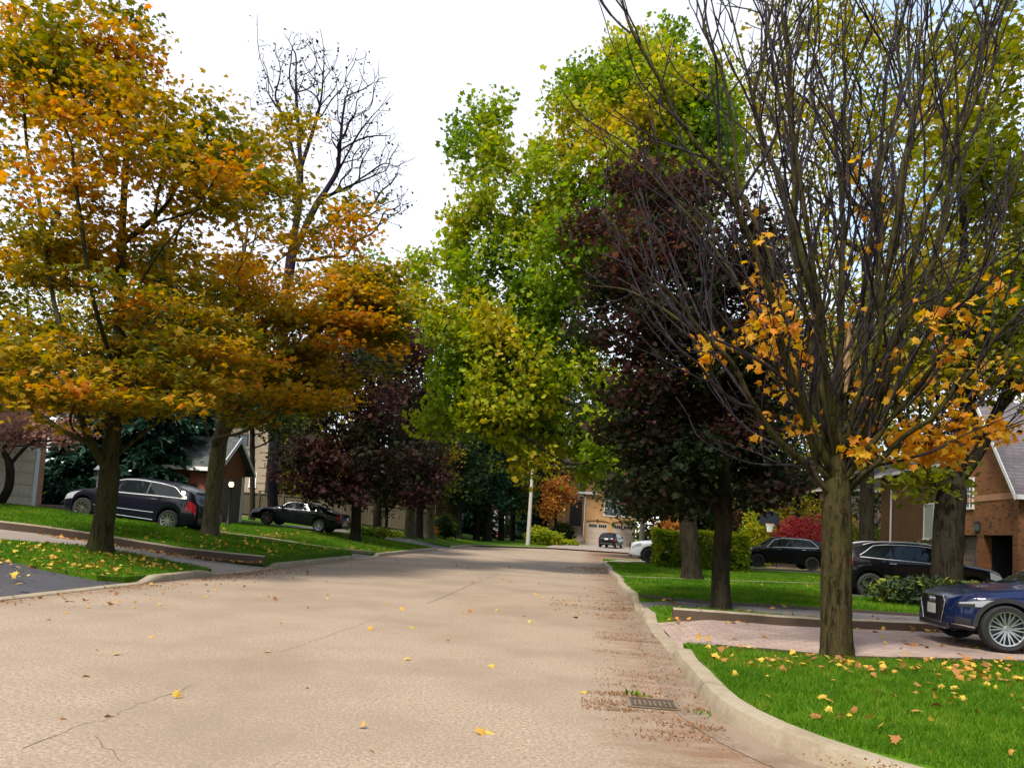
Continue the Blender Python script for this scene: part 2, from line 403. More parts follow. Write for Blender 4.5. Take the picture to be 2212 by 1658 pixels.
cam = bpy.data.cameras.new('camera'); co = bpy.data.objects.new('camera', cam); C.objects.link(co); scene.camera = co
cam.sensor_width = 36; cam.sensor_fit = 'HORIZONTAL'; cam.lens = FPX / 2211 * 36
cam.shift_y = (CY - 829) / 2211; cam.clip_start = .05; cam.clip_end = 3000
F = Vector((-math.sin(YAW) * math.cos(PIT), math.cos(YAW) * math.cos(PIT), math.sin(PIT)))
R0 = Vector((math.cos(YAW), math.sin(YAW), 0)); U0 = R0.cross(F)
Rx = R0 * math.cos(ROLL) + U0 * math.sin(ROLL); Ux = -R0 * math.sin(ROLL) + U0 * math.cos(ROLL)
mw = Matrix((Rx, Ux, -F)).transposed().to_4x4(); mw.translation = Vector((0, 0, EYE)); co.matrix_world = mw
vs = scene.view_settings; vs.view_transform = 'Standard'; vs.look = 'None'; vs.exposure = 0.24; vs.gamma = 1
scene.cycles.max_bounces = 6; scene.cycles.diffuse_bounces = 3; scene.cycles.glossy_bounces = 3; scene.cycles.transmission_bounces = 3; scene.cycles.transparent_max_bounces = 4
scene.cycles.use_denoising = True; scene.cycles.use_adaptive_sampling = True; scene.cycles.adaptive_threshold = .02

# ------------------------------------------------------------------ the ground, road, kerbs and driveways
def structure(o): return tag(o, kind='structure')
def flat(poly, z): return [(x, y, z) for x, y in poly]
XS_L = [a for a, b in LT if a > -100]; XS_R = [a for a, b in RT if a < 100]
structure(MB().face(flat([(-900, -60), (900, -60), (900, 1500), (-900, 1500)], -.2)).build('ground', M['ground']))
YEND = 60.0
structure(MB().face(flat([(-8.45, -20), (60, -20), (60, 4.9), (3.6, 4.9), (1.3, 7.5), (1.3, 42), (60, 44), (60, 64), (-2, 66), (-8.45, 56)], 0.0)).build('road', M['road']))

def corner_line(n=10):          # face of the right kerb: straight, then round the near corner to the right
    pts = [(XR, 7.6)]
    for k in range(n + 1):
        a = math.pi / 2 * k / n
        pts.append((XR + 2.1 - 2.1 * math.cos(a), 7.2 - 2.75 * math.sin(a)))
    pts += [(6, 4.35), (20, 4.2), (60, 4.1)]
    return pts
def catmull(pts, m=6):
    pts = [Vector(p) for p in pts]; out = []
    for i in range(len(pts) - 1):
        p0 = pts[max(i - 1, 0)]; p1 = pts[i]; p2 = pts[i + 1]; p3 = pts[min(i + 2, len(pts) - 1)]
        for k in range(m):
            t = k / m; out.append(.5 * ((2 * p1) + (p2 - p0) * t + (2 * p0 - 5 * p1 + 4 * p2 - p3) * t * t + (3 * p1 - p0 - 3 * p2 + p3) * t ** 3))
    out.append(pts[-1]); return out

# boundaries across the left plots, from the kerb back, and right plots
def bound(px, extra=None):
    q = sorted([(g.x, g.y) for g in (G(*p) for p in px)]); return q
def yat(b, X):
    if X <= b[0][0]:
        s = .05; return b[0][1] + (X - b[0][0]) * s
    if X >= b[-1][0]: return b[-1][1] + (X - b[-1][0]) * .05
    for (a, c), (d, e) in zip(b, b[1:]):
        if a <= X <= d: return c + (e - c) * (X - a) / max(1e-6, d - a)
B1 = bound([(0, 1211), (104, 1226), (234, 1246), (355, 1257)])
B2 = bound([(0, 1167), (193, 1178), (286, 1195), (455, 1238)])
B3 = bound([(0, 1143), (193, 1168), (390, 1199), (575, 1219), (622, 1224)])
B4 = bound([(75, 1104), (245, 1129), (427, 1155), (575, 1174), (760, 1206)])
B5 = bound([(468, 1151), (575, 1164), (700, 1184), (838, 1202)])
B6 = bound([(600, 1136), (762, 1152), (945, 1187)])
B7 = bound([(560, 1129), (772, 1147), (992, 1184)])
XLK = XL - KW
def strip(name, b0, b1, xs, off, mat, w0=0, w1=0, dip=False, skirt=False):
    rows = []
    for X in xs:
        z = terr(X) + off; a, b = yat(b0, X) + w0, yat(b1, X) + w1
        if dip:
            d = (XLK - X) if X < 0 else X - (XR + KW); z = min(z, .03 + max(0, d) * .16) if d < 1.2 else z
        r = [(X, a + (b - a) * t / 4, z) for t in range(5)]
        if skirt: r = [(X, a, z - .3)] + r + [(X, b, z - .3)]
        rows.append(r)
    if skirt:
        e = rows[-1] if xs[-1] < 0 else rows[0]; e2 = [(p[0], p[1], p[2] - .3) for p in e]
        if xs[-1] < 0: rows.append(e2)
        else: rows.insert(0, e2)
    return structure(MB().grid(rows).build(name, mat))
def xsamp(x0, x1, knots, step=.5):
    k = [x for x in knots if min(x0, x1) < x < max(x0, x1)]
    m = max(2, int(abs(x1 - x0) / step)); return sorted(set([round(x0 + (x1 - x0) * i / m, 4) for i in range(m + 1)] + k))
A1 = bound([(1475, 1402), (1805, 1420), (2211, 1429)])
A2 = bound([(1412, 1347), (1700, 1352), (2000, 1364)])
A3 = bound([(1400, 1314), (1527, 1313), (1631, 1323), (1772, 1336)])
A4 = bound([(1381, 1293), (1527, 1304), (1769, 1318)])
A5 = bound([(1357, 1246), (1560, 1254), (1772, 1260)])
A7 = [(XR, 38.6), (20, 39.2)]; A8 = [(XR, 42.4), (20, 43)]
cl_pts = corner_line()
rl = [(x + KW, y) if y > 7 else None for x, y in cl_pts]
def offset_line(pts, d):
    out = []
    for i, p in enumerate(pts):
        a = Vector(pts[max(i - 1, 0)]); b = Vector(pts[min(i + 1, len(pts) - 1)]); t = (b - a).normalized()
        out.append((p[0] - t.y * d, p[1] + t.x * d))
    return out
inner = offset_line(cl_pts, KW)   # line runs towards -Y then +X, so the lawn lies on its left side
mb = MB()
knots = [x for x, z in RT if x < 60]
xsr = sorted(set([XR + KW, 1.6, 1.8, 2.1, 2.5, 3, 3.5, 5, 7, 10, 14, 20, 40, 60]))
def near_y(X):
    best = None
    for (x0, y0), (x1, y1) in zip(inner, inner[1:]):
        if min(x0, x1) - 1e-6 <= X <= max(x0, x1) + 1e-6 and abs(x1 - x0) > 1e-6:
            y = y0 + (y1 - y0) * (X - x0) / (x1 - x0); best = y if best is None else min(best, y)
    return best if best is not None else 7.4
rows = [[(X, near_y(X) if X > XR + KW + .01 else 7.4, terr(X)), (X, 7.6, terr(X)), (X, max(7.7, yat(A1, X)), terr(X))] for X in xsr]
rows = [[(r[0][0] - (.1 if r[0][0] < XR + KW + .01 else 0), r[0][1] - .09, r[0][2] - .012)] + r + [(r[-1][0], r[-1][1], r[-1][2] - .3)] for r in rows]
structure(MB().grid(rows).build('lawn', M['lawn']))
# beyond the bend
mb = MB()
mb.face([(-8.6, 56.4, .1), (-2, 66.3, .1), (60, 64.2, .1), (300, 70, .6), (300, 700, .6), (-8.6, 700, .6), (-8.6, 110, .5), (-8.6, 75, .3)])
structure(mb.build('lawn', M['lawn']))

XSL = sorted(set(xsamp(-45, XLK, XS_L, .8) + [XLK - .3, XLK - .6, XLK - .9, XLK - 1.2]))
WIDE = [-600, -200] + XSL
B0 = [(-30, 2.0), (XLK, 7.0)]; BS = [(-30, -60), (XLK, -60)]; BE = [(-30, 700), (XLK, 700)]
LW = dict(skirt=True)
strip('lawn', BS, B0, WIDE, 0, M['lawn'], **LW)
strip('driveway', B0, B1, WIDE, .006, M['drive_dark'], dip=True)
strip('lawn', B1, B2, WIDE, 0, M['lawn'], **LW)
strip('driveway', B2, B3, WIDE, .006, M['drive_light'], dip=True, w1=.02)
strip('lawn', B3, B4, WIDE, .16, M['lawn'], w0=.1, **LW)
strip('driveway', B4, B5, WIDE, .006, M['drive_grey'], dip=True)
strip('lawn', B5, B6, WIDE, 0, M['lawn'], **LW)
strip('driveway', B6, B7, WIDE, .006, M['drive_grey'], dip=True)
strip('lawn', B7, BE, WIDE, 0, M['lawn'], **LW)
A9 = [(XR, 43.8), (20, 43.8)]
XSR = sorted(set(xsamp(XR + KW, 60, XS_R, .8) + [XR + KW + q for q in (.3, .6, .9, 1.2)]))
WR = XSR + [300, 600]
strip('driveway', A1, A2, WR, .006, M['paver'], dip=True)
strip('lawn', A2, A3, WR, 0, M['lawn'], **LW)
strip('driveway', A3, A4, WR, .006, M['drive_grey'], dip=True)
strip('mulch_strip', A4, A4, XSR, .012, M['mulch'], w0=.005, w1=.75)
strip('lawn', A4, A5, WR, 0, M['lawn'], **LW)
strip('concrete_strip', A5, A5, XSR, .02, M['kerb'], w0=0, w1=.22)
strip('mulch_strip', A5, A5, XSR, .016, M['mulch'], w0=-.5, w1=-.002)
strip('lawn', A5, A7, WR, 0, M['lawn'], **LW)
strip('driveway', A7, A8, WR, .006, M['drive_light'], dip=True)
strip('lawn', A8, A9, WR, 0, M['lawn'], **LW)
# wagon driveway and far house driveway
strip('driveway', [(XR, 22.3), (22, 22.6)], [(XR, 24.6), (22, 25.4)], [x for x in XSR if 7.5 < x < 23], .014, M['drive_grey'])
structure(MB().face([(-3.0, 65.5, .115), (13, 65, .115), (13, 86, .44), (-1.5, 86, .44)]).build('driveway', M['drive_light']))

# kerbs
def kerb_run(name, pts, hs, w=KW, side=-1, mat=None):
    """pts: face line of the kerb; hs: height at each point; the body lies to the side"""
    inn = offset_line(pts, w * (1 if side > 0 else -1)); m = MB(); rows = []
    sl = offset_line(pts, .035 * (1 if side > 0 else -1))
    for (a, b), (i, j), (k, l), h in zip(pts, inn, sl, hs):
        rows.append([(a, b, -.1), (a, b, max(0.006, h * .35)), (k, l, h - .012 if h > .05 else h), (k + (i - k) * .25, l + (j - l) * .25, h), (i, j, h), (i, j, -.1)])
    m.grid(rows); return structure(m.build(name, mat or M['kerb'], smooth=50))
def hprofile(ys, drops, full=.145, low=.028, tr=.45):
    o = []
    for y in ys:
        h = full
        for a, b in drops:
            d = max(a - y, y - b)
            h = min(h, low if d <= 0 else low + (full - low) * min(1, d / tr))
        o.append(h)
    return o
ysl = list(np.arange(-20, 56.01, .2))
dl = [(6.8, yat(B1, XLK) + .35), (yat(B2, XLK) - .05, yat(B3, XLK)), (yat(B4, XLK), yat(B5, XLK)), (yat(B6, XLK), yat(B7, XLK))]
wob = lambda y, s: .012 * math.sin(y * 1.7 + s) + .01 * math.sin(y * 4.1 + 2 * s)
kl = [(XL + wob(y, 1), y) for y in ysl]; hl = hprofile(ysl, dl)
for k in range(1, 13):
    a = k / 12; kl.append((XL + 6.2 * a ** 1.4, 56 + 10.2 * a)); hl.append(.145)
kl += [(2, 66.1), (5, 66), (13, 65.7), (60, 64.2)]; hl += [.125] * 4
kerb_run('kerb', kl, hl, side=1)
ysr = list(np.arange(42.2, 7.61, -.2))
dr = [(yat(A1, XR) - .0, yat(A2, XR)), (yat(A3, XR) + .15, yat(A4, XR)), (38.7, 43)]
kr = [(XR + wob(y, 3) + (.05 * math.sin(y * .8) if y > 14 else 0), y) for y in ysr]; hr = hprofile(ysr, dr)
kr += cl_pts[1:]; hr += [.15] * (len(cl_pts) - 1)
kerb_run('kerb', kr, hr, side=1)
kerb_run('kerb', [(x, 44 - .2) for x in (60, 20, 3)], [.14] * 3, side=1)
# gutter pan along the right kerb
m = MB(); rows = []
gp = [(XR + wob(y, 3) * 1 + .01, y) for y in ysr] + cl_pts[1:]
g2 = offset_line(gp, -.36)
m.grid([[(a, b, .005), (c, d, .005)] for (a, b), (c, d) in zip(g2, gp)])
structure(m.build('gutter', M['gutter']))
# raised edgings beside driveways
def edging(b, x0, x1, h, wd, off=0, face='mulch_face', mat='kerb'):
    xs = xsamp(x0, x1, XS_L + XS_R, .3); m = MB(); fc, tp = [], []
    for X in xs:
        y = yat(b, X) + off + .008 * math.sin(X * 2.3) + random.gauss(0, .004); z = terr(X); hz = h + random.gauss(0, .004)
        fc.append([(X, y, z - .05), (X, y + .005, z + hz * .86)]); tp.append([(X, y + .005, z + hz * .86), (X, y + .025, z + hz), (X, y + wd, z + hz), (X, y + wd, z - .05)])
    m.grid(fc, 0); m.grid(tp, 1); m.face(fc[0] + tp[0][1:], 0); m.face((fc[-1] + tp[-1][1:])[::-1], 0)
    return structure(m.build('edging_kerb', [M[face], M[mat]], smooth=30))
edging(B3, -26, XLK - .05, .2, .16)
edging(A2, XR + .45, 6.9, .16, .17)
edging(B5, -14, XLK - .05, .07, .14, face='edging')
edging(A1, XR + .6, 20, .03, .1, off=-.1, face='mulch', mat='mulch')

# catch basin in the gutter
g = G(1412, 1527); g.z = .008
t = thing('storm_drain', 'dark iron storm drain grate in the gutter by the near kerb corner', 'storm drain', (.74, 6.95, .006))
m = MB(); m.box((0, 0, .006), (.46, .34, .008)); m.build('frame', M['edging'], t)
m = MB()
for k in range(9): m.box((-.18 + k * .045, 0, .013), (.026, .28, .012))
for k in (-1, 1): m.box((0, k * .14, .0135), (.40, .03, .012))
m.build('grate', M['mulch_face'], t)

# cracks and seams in the asphalt, sealed dark
def crack(pts, wd):
    pts = [Vector((p[0], p[1], 0)) for p in pts]; fine = []
    for a, b in zip(pts, pts[1:]):
        k = max(2, int((b - a).length / .12))
        for i in range(k): 
            q = a.lerp(b, i / k); fine.append(q + Vector((random.gauss(0, .012), random.gauss(0, .02), 0)))
    fine.append(pts[-1]); ln = offset_line([(p.x, p.y) for p in fine], 1e-3)
    rows = []
    for i, p in enumerate(fine):
        a = fine[max(i - 1, 0)]; b = fine[min(i + 1, len(fine) - 1)]; t = (b - a).normalized(); nn = Vector((-t.y, t.x, 0)) * wd * random.uniform(.3, 1.1)
        rows.append([p - nn + Vector((0, 0, .003)), p + nn + Vector((0, 0, .003))])
    structure(MB().grid(rows).build('road_crack', M['seam']))
gg = lambda L: [(p.x, p.y) for p in (G(*q) for q in L)]
crack(gg([(60, 1610), (160, 1570), (222, 1556), (300, 1520), (385, 1492), (420, 1478)]), .004)
crack(gg([(205, 1590), (262, 1645)]), .0035)
crack(gg([(925, 1302), (960, 1287), (1010, 1265), (1080, 1237)]), .012)
crack([(-8.2, 24.6), (-5, 23.6), (-2.5, 22.6), (.9, 20.5)], .018)
crack(gg([(1262, 1312), (1325, 1318)]), .012)
crack([(-3.2, 8), (-3.1, 10), (-3.0, 12)], .003)
crack([(-8.0, 31), (-3, 31.4), (1, 31)], .02)
# ------------------------------------------------------------------ plants
# leaf outlines (x across, y along, z curl), fan triangles
def leaf_maple():
    o = [(0, 0), (.16, .05), (.42, -.06), (.36, .16), (.56, .40), (.30, .42), (.26, .62), (.12, .60), (0, 1.0)]
    o = o + [(-x, y) for x, y in reversed(o[1:-1])]
    V = [(0, .34, 0)] + [(x, y, -.35 * abs(x) ** 1.3 - .18 * y * y) for x, y in o]
    n = len(o); T = [(0, 1 + i, 1 + (i + 1) % n) for i in range(n)]
    return np.array(V), np.array(T)
def leaf_star():
    o = [(0, 0), (.45, .05), (.22, .36), (.46, .62), (0, 1.0), (-.46, .62), (-.22, .36), (-.45, .05)]
    V = [(x, y, -.3 * abs(x) - .15 * y * y) for x, y in o]
    T = [(0, 1, 2), (2, 3, 4), (4, 5, 6), (6, 7, 0), (0, 2, 6), (2, 4, 6)]
    return np.array(V), np.array(T)
def leaf_kite():
    V = [(0, 0, 0), (.36, .45, -.1), (0, 1, -.12), (-.36, .45, -.1)]
    return np.array(V), np.array([(0, 1, 2), (0, 2, 3)])
def leaf_needle():
    V = [(-.12, 0, 0), (.12, 0, 0), (.2, .5, -.05), (0, 1, -.2), (-.2, .5, -.05)]
    return np.array(V), np.array([(0, 1, 2), (0, 2, 4), (4, 2, 3)])
LEAF = dict(maple=leaf_maple(), star=leaf_star(), kite=leaf_kite(), needle=leaf_needle())

def leaves(name, Cn, size, col, kind, mat, parent, off, up=1.0, droop=.4, dirs=None, rng=None):
    rng = rng or RNG; V0, T0 = LEAF[kind]; n = len(Cn)
    nr = rng.normal(0, .75, (n, 3)); nr[:, 2] += up; nr /= np.linalg.norm(nr, axis=1)[:, None] + 1e-9
    t = rng.normal(0, 1, (n, 3)) if dirs is None else dirs + rng.normal(0, .3, (n, 3))
    t[:, 2] -= droop; t -= nr * (t * nr).sum(1)[:, None]; t /= np.linalg.norm(t, axis=1)[:, None] + 1e-9
    s = np.cross(t, nr)
    k = len(V0)
    curl = rng.uniform(.3, 1.6, (n, 1, 1))
    V = Cn[:, None, :] + size[:, None, None] * (s[:, None, :] * V0[None, :, 0:1] + t[:, None, :] * V0[None, :, 1:2] + nr[:, None, :] * V0[None, :, 2:3] * curl)
    T = (T0[None] + (np.arange(n) * k)[:, None, None]).reshape(-1, 3)
    return np_mesh(name, V.reshape(-1, 3) - np.array(off), [T], mat, parent, np.repeat(col, k, 0))

def pal(stops, t):
    t = np.clip(t, 0, 1); p = [s[0] for s in stops]
    return np.stack([np.interp(t, p, [s[1][k] for s in stops]) for k in range(3)], 1)
def vnoise(A, sc, seed=0):
    return np.array([mnoise.noise((a[0] * sc + seed, a[1] * sc, a[2] * sc)) for a in A])

PAL = dict(
    gold=[(0, (.10, .105, .007)), (.3, (.215, .16, .009)), (.6, (.37, .215, .013)), (.85, (.45, .195, .014)), (1, (.42, .135, .015))],
    olive=[(0, (.09, .13, .012)), (.5, (.20, .19, .016)), (1, (.40, .26, .022))],
    green=[(0, (.075, .14, .008)), (.4, (.17, .245, .012)), (.75, (.29, .31, .015)), (1, (.42, .31, .018))],
    purple=[(0, (.014, .022, .007)), (.3, (.022, .020, .009)), (.55, (.034, .015, .015)), (.85, (.05, .019, .017)), (1, (.085, .034, .018))],
    darkg=[(0, (.014, .032, .014)), (.6, (.028, .05, .016)), (.88, (.06, .08, .015)), (1, (.20, .21, .02))],
    spruce=[(0, (.007, .027, .016)), (.6, (.013, .048, .027)), (1, (.035, .092, .052))],
    yellow=[(0, (.11, .13, .01)), (.5, (.25, .20, .014)), (1, (.40, .25, .02))],
    amber=[(0, (.52, .33, .025)), (.5, (.60, .31, .025)), (1, (.56, .19, .03))],
    rust=[(0, (.22, .09, .02)), (.5, (.33, .13, .03)), (1, (.42, .2, .03))],
    red=[(0, (.20, .02, .025)), (.6, (.32, .04, .05)), (1, (.40, .08, .07))],
    pink=[(0, (.22, .10, .075)), (1, (.42, .24, .19))],
    teal=[(0, (.06, .15, .05)), (1, (.20, .26, .03))],
    hedge=[(0, (.10, .16, .010)), (.5, (.22, .28, .014)), (1, (.36, .36, .02))],
    shrub=[(0, (.03, .07, .012)), (.6, (.08, .13, .016)), (1, (.2, .2, .025))],
)

class Skel:
    """a branch skeleton: nodes with a parent, grown towards attractor points"""
    def __init__(s, base): s.p = [np.array(base, float)]; s.par = [-1]; s.pl = [0.0]; s.fix = {}
    def add(s, p, par):
        s.p.append(np.array(p, float)); s.par.append(par); s.pl.append(s.pl[par] + np.linalg.norm(s.p[-1] - s.p[par])); return len(s.p) - 1
    def line(s, pts, start, wig=.0, step=.5):
        """adds a limb through pts from node start"""
        pts = catmull([s.p[start]] + [Vector(p) for p in pts], 5); cur = start; last = Vector(s.p[start])
        for p in pts[1:]:
            if (p - last).length < step * .6 and p is not pts[-1]: continue
            cur = s.add(np.array(p) + np.random.default_rng(len(s.p)).normal(0, wig, 3), cur); last = p
        return cur
    def nearest(s, p):
        A = np.array(s.p); return int(np.argmin(((A - np.array(p)) ** 2).sum(1)))
    def attract(s, pts, k=.3, climb=.8, seg=.55, wig=.05, rng=None, minz=None):
        rng = rng or RNG; A = np.zeros((len(s.p) + len(pts) * 14, 3)); PLn = np.zeros(len(A)); n = len(s.p)
        A[:n] = s.p; PLn[:n] = s.pl
        o = np.argsort(((pts - A[0]) ** 2).sum(1))
        for i in o:
            p = pts[i]; d = np.linalg.norm(A[:n] - p, axis=1)
            c = d + k * PLn[:n] + climb * np.maximum(0, A[:n, 2] - p[2] + .15 * d)
            if minz is not None: c = c + 50 * (A[:n, 2] < minz)
            j = int(np.argmin(c)); L = d[j]; m = min(12, max(1, int(L / seg)))
            a = A[j].copy(); sag = L * .10
            for q in range(1, m + 1):
                t = q / m; b = a + (p - a) * t; b[2] += -sag * math.sin(math.pi * t) * .6
                if q < m: b += rng.normal(0, wig, 3)
                j = s.add(b, j)
                if n < len(A): A[n] = b; PLn[n] = s.pl[j]; n += 1
    def radii(s, R0, rt):
        n = len(s.p); cnt = np.zeros(n); ch = [[] for _ in range(n)]
        for i in range(1, n): ch[s.par[i]].append(i)
        for i in range(n - 1, -1, -1):
            cnt[i] = max(1, cnt[i])
            if s.par[i] >= 0: cnt[s.par[i]] += cnt[i]
        tips = np.zeros(n)
        for i in range(n - 1, -1, -1):
            if not ch[i]: tips[i] = 1
            if s.par[i] >= 0: tips[s.par[i]] += tips[i]
        e = math.log(R0 / rt) / math.log(max(2, tips[0])); s.cnt = tips; s.ch = ch
        r = rt * tips ** e
        for i in range(1, n):       # thin towards the tip along a branch
            pass
        s.r = r; return r
    def mesh(s, name, mat, parent, off, flare=1.45, flare_h=.5, ridge=0.0, maxn=12, rmin=.0, thin=None):
        if thin:      # limbs as one part, fine branches as another
            a_ = s._mesh(name, mat, parent, off, flare, flare_h, ridge, maxn, thin[2], 9); s._mesh(thin[0], thin[1], parent, off, flare, flare_h, 0, maxn, 0, thin[2]); return a_
        return s._mesh(name, mat, parent, off, flare, flare_h, ridge, maxn, rmin, 9)
    def _mesh(s, name, mat, parent, off, flare, flare_h, ridge, maxn, rmin, rmax):
        V, Q, T3 = [], [], []; tot = 0; n = len(s.p); done = np.zeros(n, bool); rng = np.random.default_rng(5)
        P_ = np.array(s.p); z0 = P_[0][2]
        starts = [0]
        stack = [0]
        while stack:
            st = stack.pop(); chain = [st] if st == 0 else [s.par[st], st]
            cur = st
            while s.ch[cur]:
                c = sorted(s.ch[cur], key=lambda i: -s.cnt[i]); nxt = c[0]
                stack += c[1:]; chain.append(nxt); cur = nxt
            pts = P_[chain].copy(); rr = s.r[chain].copy()
            if st != 0: rr[0] = min(rr[0], rr[1] * 1.25)
            if len(pts) > 3:
                for _ in range(1): pts[1:-1] = pts[1:-1] * .5 + (pts[:-2] + pts[2:]) * .25
            # taper within the chain
            rr = np.minimum.accumulate(rr)
            rr[-1] *= .5
            if rr.max() < rmin or rr.max() >= rmax: continue
            if len(pts) > 2 and rr[0] > .02:
                dense = [pts[0]]; dr = [rr[0]]
                for i in range(len(pts) - 1):
                    p0 = pts[max(i - 1, 0)]; p1 = pts[i]; p2 = pts[i + 1]; p3 = pts[min(i + 2, len(pts) - 1)]
                    for t in (.5, 1.0):
                        dense.append(.5 * (2 * p1 + (p2 - p0) * t + (2 * p0 - 5 * p1 + 4 * p2 - p3) * t * t + (3 * p1 - p0 - 3 * p2 + p3) * t ** 3)); dr.append(rr[i] + (rr[i + 1] - rr[i]) * t)
                pts = np.array(dense); rr = np.array(dr)
            R_ = rr[0]; k = maxn if R_ > .12 else 8 if R_ > .05 else 5 if R_ > .018 else 4 if R_ > .01 else 3
            if st == 0:
                k = max(k, 14 if ridge == 0 else 40)
                h = pts[:, 2] - z0; rr = rr * (1 + (flare - 1) * np.exp(-np.maximum(h, 0) / (flare_h * .45)))
            m = len(pts); tg = np.gradient(pts, axis=0); tg /= np.linalg.norm(tg, axis=1)[:, None] + 1e-9
            a = np.cross(tg[0], (1, 0, 0) if abs(tg[0][0]) < .8 else (0, 1, 0)); a /= np.linalg.norm(a)
            ph = rng.uniform(0, 6.28, 6); ang = np.arange(k) * 2 * math.pi / k
            for i in range(m):
                a = a - tg[i] * a.dot(tg[i]); a /= np.linalg.norm(a) + 1e-9; b = np.cross(tg[i], a)
                rad = np.full(k, rr[i])
                if st == 0 or R_ > .06:
                    hh = pts[i][2] - z0
                    rad = rad * (1 + .05 * np.sin(2 * ang + ph[0] + hh * .8) + .04 * np.sin(3 * ang + ph[1] - hh * .6))
                    if st == 0: rad = rad * (1 + .16 * np.exp(-max(hh, 0) / .25) * np.cos(5 * ang + ph[2]))
                    if ridge and st == 0: rad = rad * (1 + ridge * (np.sin(17 * ang + ph[3] + .9 * math.sin(hh * 2.3)) * .5 + .5 * np.sin(11 * ang + ph[4] + hh * 1.3)) + rng.normal(0, ridge * .35, k))
                V.append(pts[i] + rad[:, None] * (np.cos(ang)[:, None] * a + np.sin(ang)[:, None] * b))
            idx = np.arange(k); j2 = (idx + 1) % k
            base = tot + np.arange(m - 1)[:, None] * k
            q = np.stack([base + idx, base + j2, base + k + j2, base + k + idx], -1).reshape(-1, 4); Q.append(q)
            e = tot + (m - 1) * k; T3.append(np.array([(e, e + i, e + i + 1) for i in range(1, k - 1)]).reshape(-1, 3))
            tot += m * k
        return np_mesh(name, np.concatenate(V) - np.array(off), [np.concatenate(Q), np.concatenate(T3)], mat, parent, smooth=True)

def ell_points(specs, rng, layer=0.0, gap=None, gs=.42):
    """specs: (cx, cy, rx, ry, Y, depth radius m, n) in view pixels at depth Y; layer pulls the points into tiers, gap leaves holes"""
    out = []
    for cx, cy, rx, ry, Y, rd, n, *gx in specs:
        k = 0; tries = 0; gq = gx[0] if gx else gap
        while k < n and tries < n * 12:
            tries += 1; d = rng.normal(0, 1, 3); d /= np.linalg.norm(d); d *= rng.uniform() ** (1 / 2.3)
            p = P(cx + rx * d[0], cy + ry * d[1], max(3.0, Y + rd * d[2]))
            if gq is not None and mnoise.noise((p.x * gs + 7, p.y * gs * .6, p.z * gs * 1.3)) < gq: continue
            if layer: zq = round((p.z + .25 * math.sin(p.x * .7)) / layer) * layer; p.z = p.z * .25 + zq * .75 - .02 * (p.x * 0)
            out.append(tuple(p)); k += 1
    return np.array(out)

def crown_leaves(sk, n, size, palette, kind, mat, parent, off, sig, rng, maxtips=3, bias=0.0, nsc=.45, spread=.3, up=1.0, droop=.4, zflat=.55, namep='crown', hgrad=0.0, keep=None):
    A = np.array(sk.p); c = sk.cnt; cand = np.where((c <= maxtips) & (np.array(sk.pl) > 1.0))[0]
    if keep is not None: cand = np.array([i for i in cand if keep(A[i])])
    w = 1.0 / c[cand]; pick = rng.choice(cand, n, p=w / w.sum())
    par = np.array(sk.par); B = A[np.maximum(par[pick], 0)]
    pos = A[pick] + (B - A[pick]) * rng.uniform(0, 1, (n, 1)) + np.clip(rng.normal(0, 1, (n, 3)), -2, 2) * np.array([sig, sig, sig * zflat])
    pos[:, 2] -= sig * .15
    nz = vnoise(A[cand], nsc, off[0]); lut = dict(zip(cand.tolist(), nz))
    zz = A[cand][:, 2]; zr = (A[pick][:, 2] - zz.min()) / max(.1, zz.max() - zz.min())
    t = .5 + np.array([lut[i] for i in pick.tolist()]) * .95 + rng.normal(0, spread * .5, n) + bias + (zr - .5) * hgrad
    col = pal(PAL[palette], t) * rng.uniform(.75, 1.25, (n, 1))
    return leaves(namep, pos, size * np.clip(rng.lognormal(-.06, .30, n), .45, 1.6), col, kind, mat, parent, off, up, droop, rng=rng)

def tree(name, label, base, trunk, limbs, crown, r0, nl, size, palette, kind='star', barkm='bark', rt=.008, sig=.33, k=.3, seed=1, group=None, maxtips=3, mat='leaf', bias=0, climb=.8,
         flare=1.45, ridge=0, cat='tree', nsc=.45, spread=.3, minz=None, rmin=0, droop=.4, zflat=.55, up=1.0, hgrad=0.0, layer=0.0, gap=None, gs=.42):
    """trunk and limbs: lists of (x, y) view pixels, with optional third value = depth offset in m"""
    rng = np.random.default_rng(seed); X, Y = base; b = Vector((X, Y, terr(X) - .06))
    t = thing(name, label, cat, b, group=group)
    sk = Skel(b)
    W = lambda q: P(q[0], q[1], Y + (q[2] if len(q) > 2 else 0))
    sk.line([Vector((b.x, b.y, b.z + .35))] + [W(q) for q in trunk], 0, 0, .35)
    for L in limbs:
        pts = [W(q) for q in L]; st = sk.nearest(pts[0]); sk.line(pts[1:], st, .02, .45)
    if crown: sk.attract(ell_points(crown, rng, layer, gap, gs), k, climb, rng=rng, minz=(b.z + minz) if minz else None)
    sk.radii(r0, rt)
    sk.mesh('trunk', M[barkm], t, b, flare=flare, ridge=ridge, rmin=rmin)
    if nl: crown_leaves(sk, nl, size, palette, kind, M[mat], t, b, sig, rng, maxtips, bias, nsc, spread, droop=droop, zflat=zflat, up=up, hgrad=hgrad)
    return t, sk, b

def at(x, y):          # ground point below a view pixel
    g = G(x, y); return (g.x, g.y)
def onY(x, Y):         # ground point at depth Y under the view column x (taken near the horizon)
    p = P(x, 1143 + (x - CX) * .061, Y); return (p.x, Y)

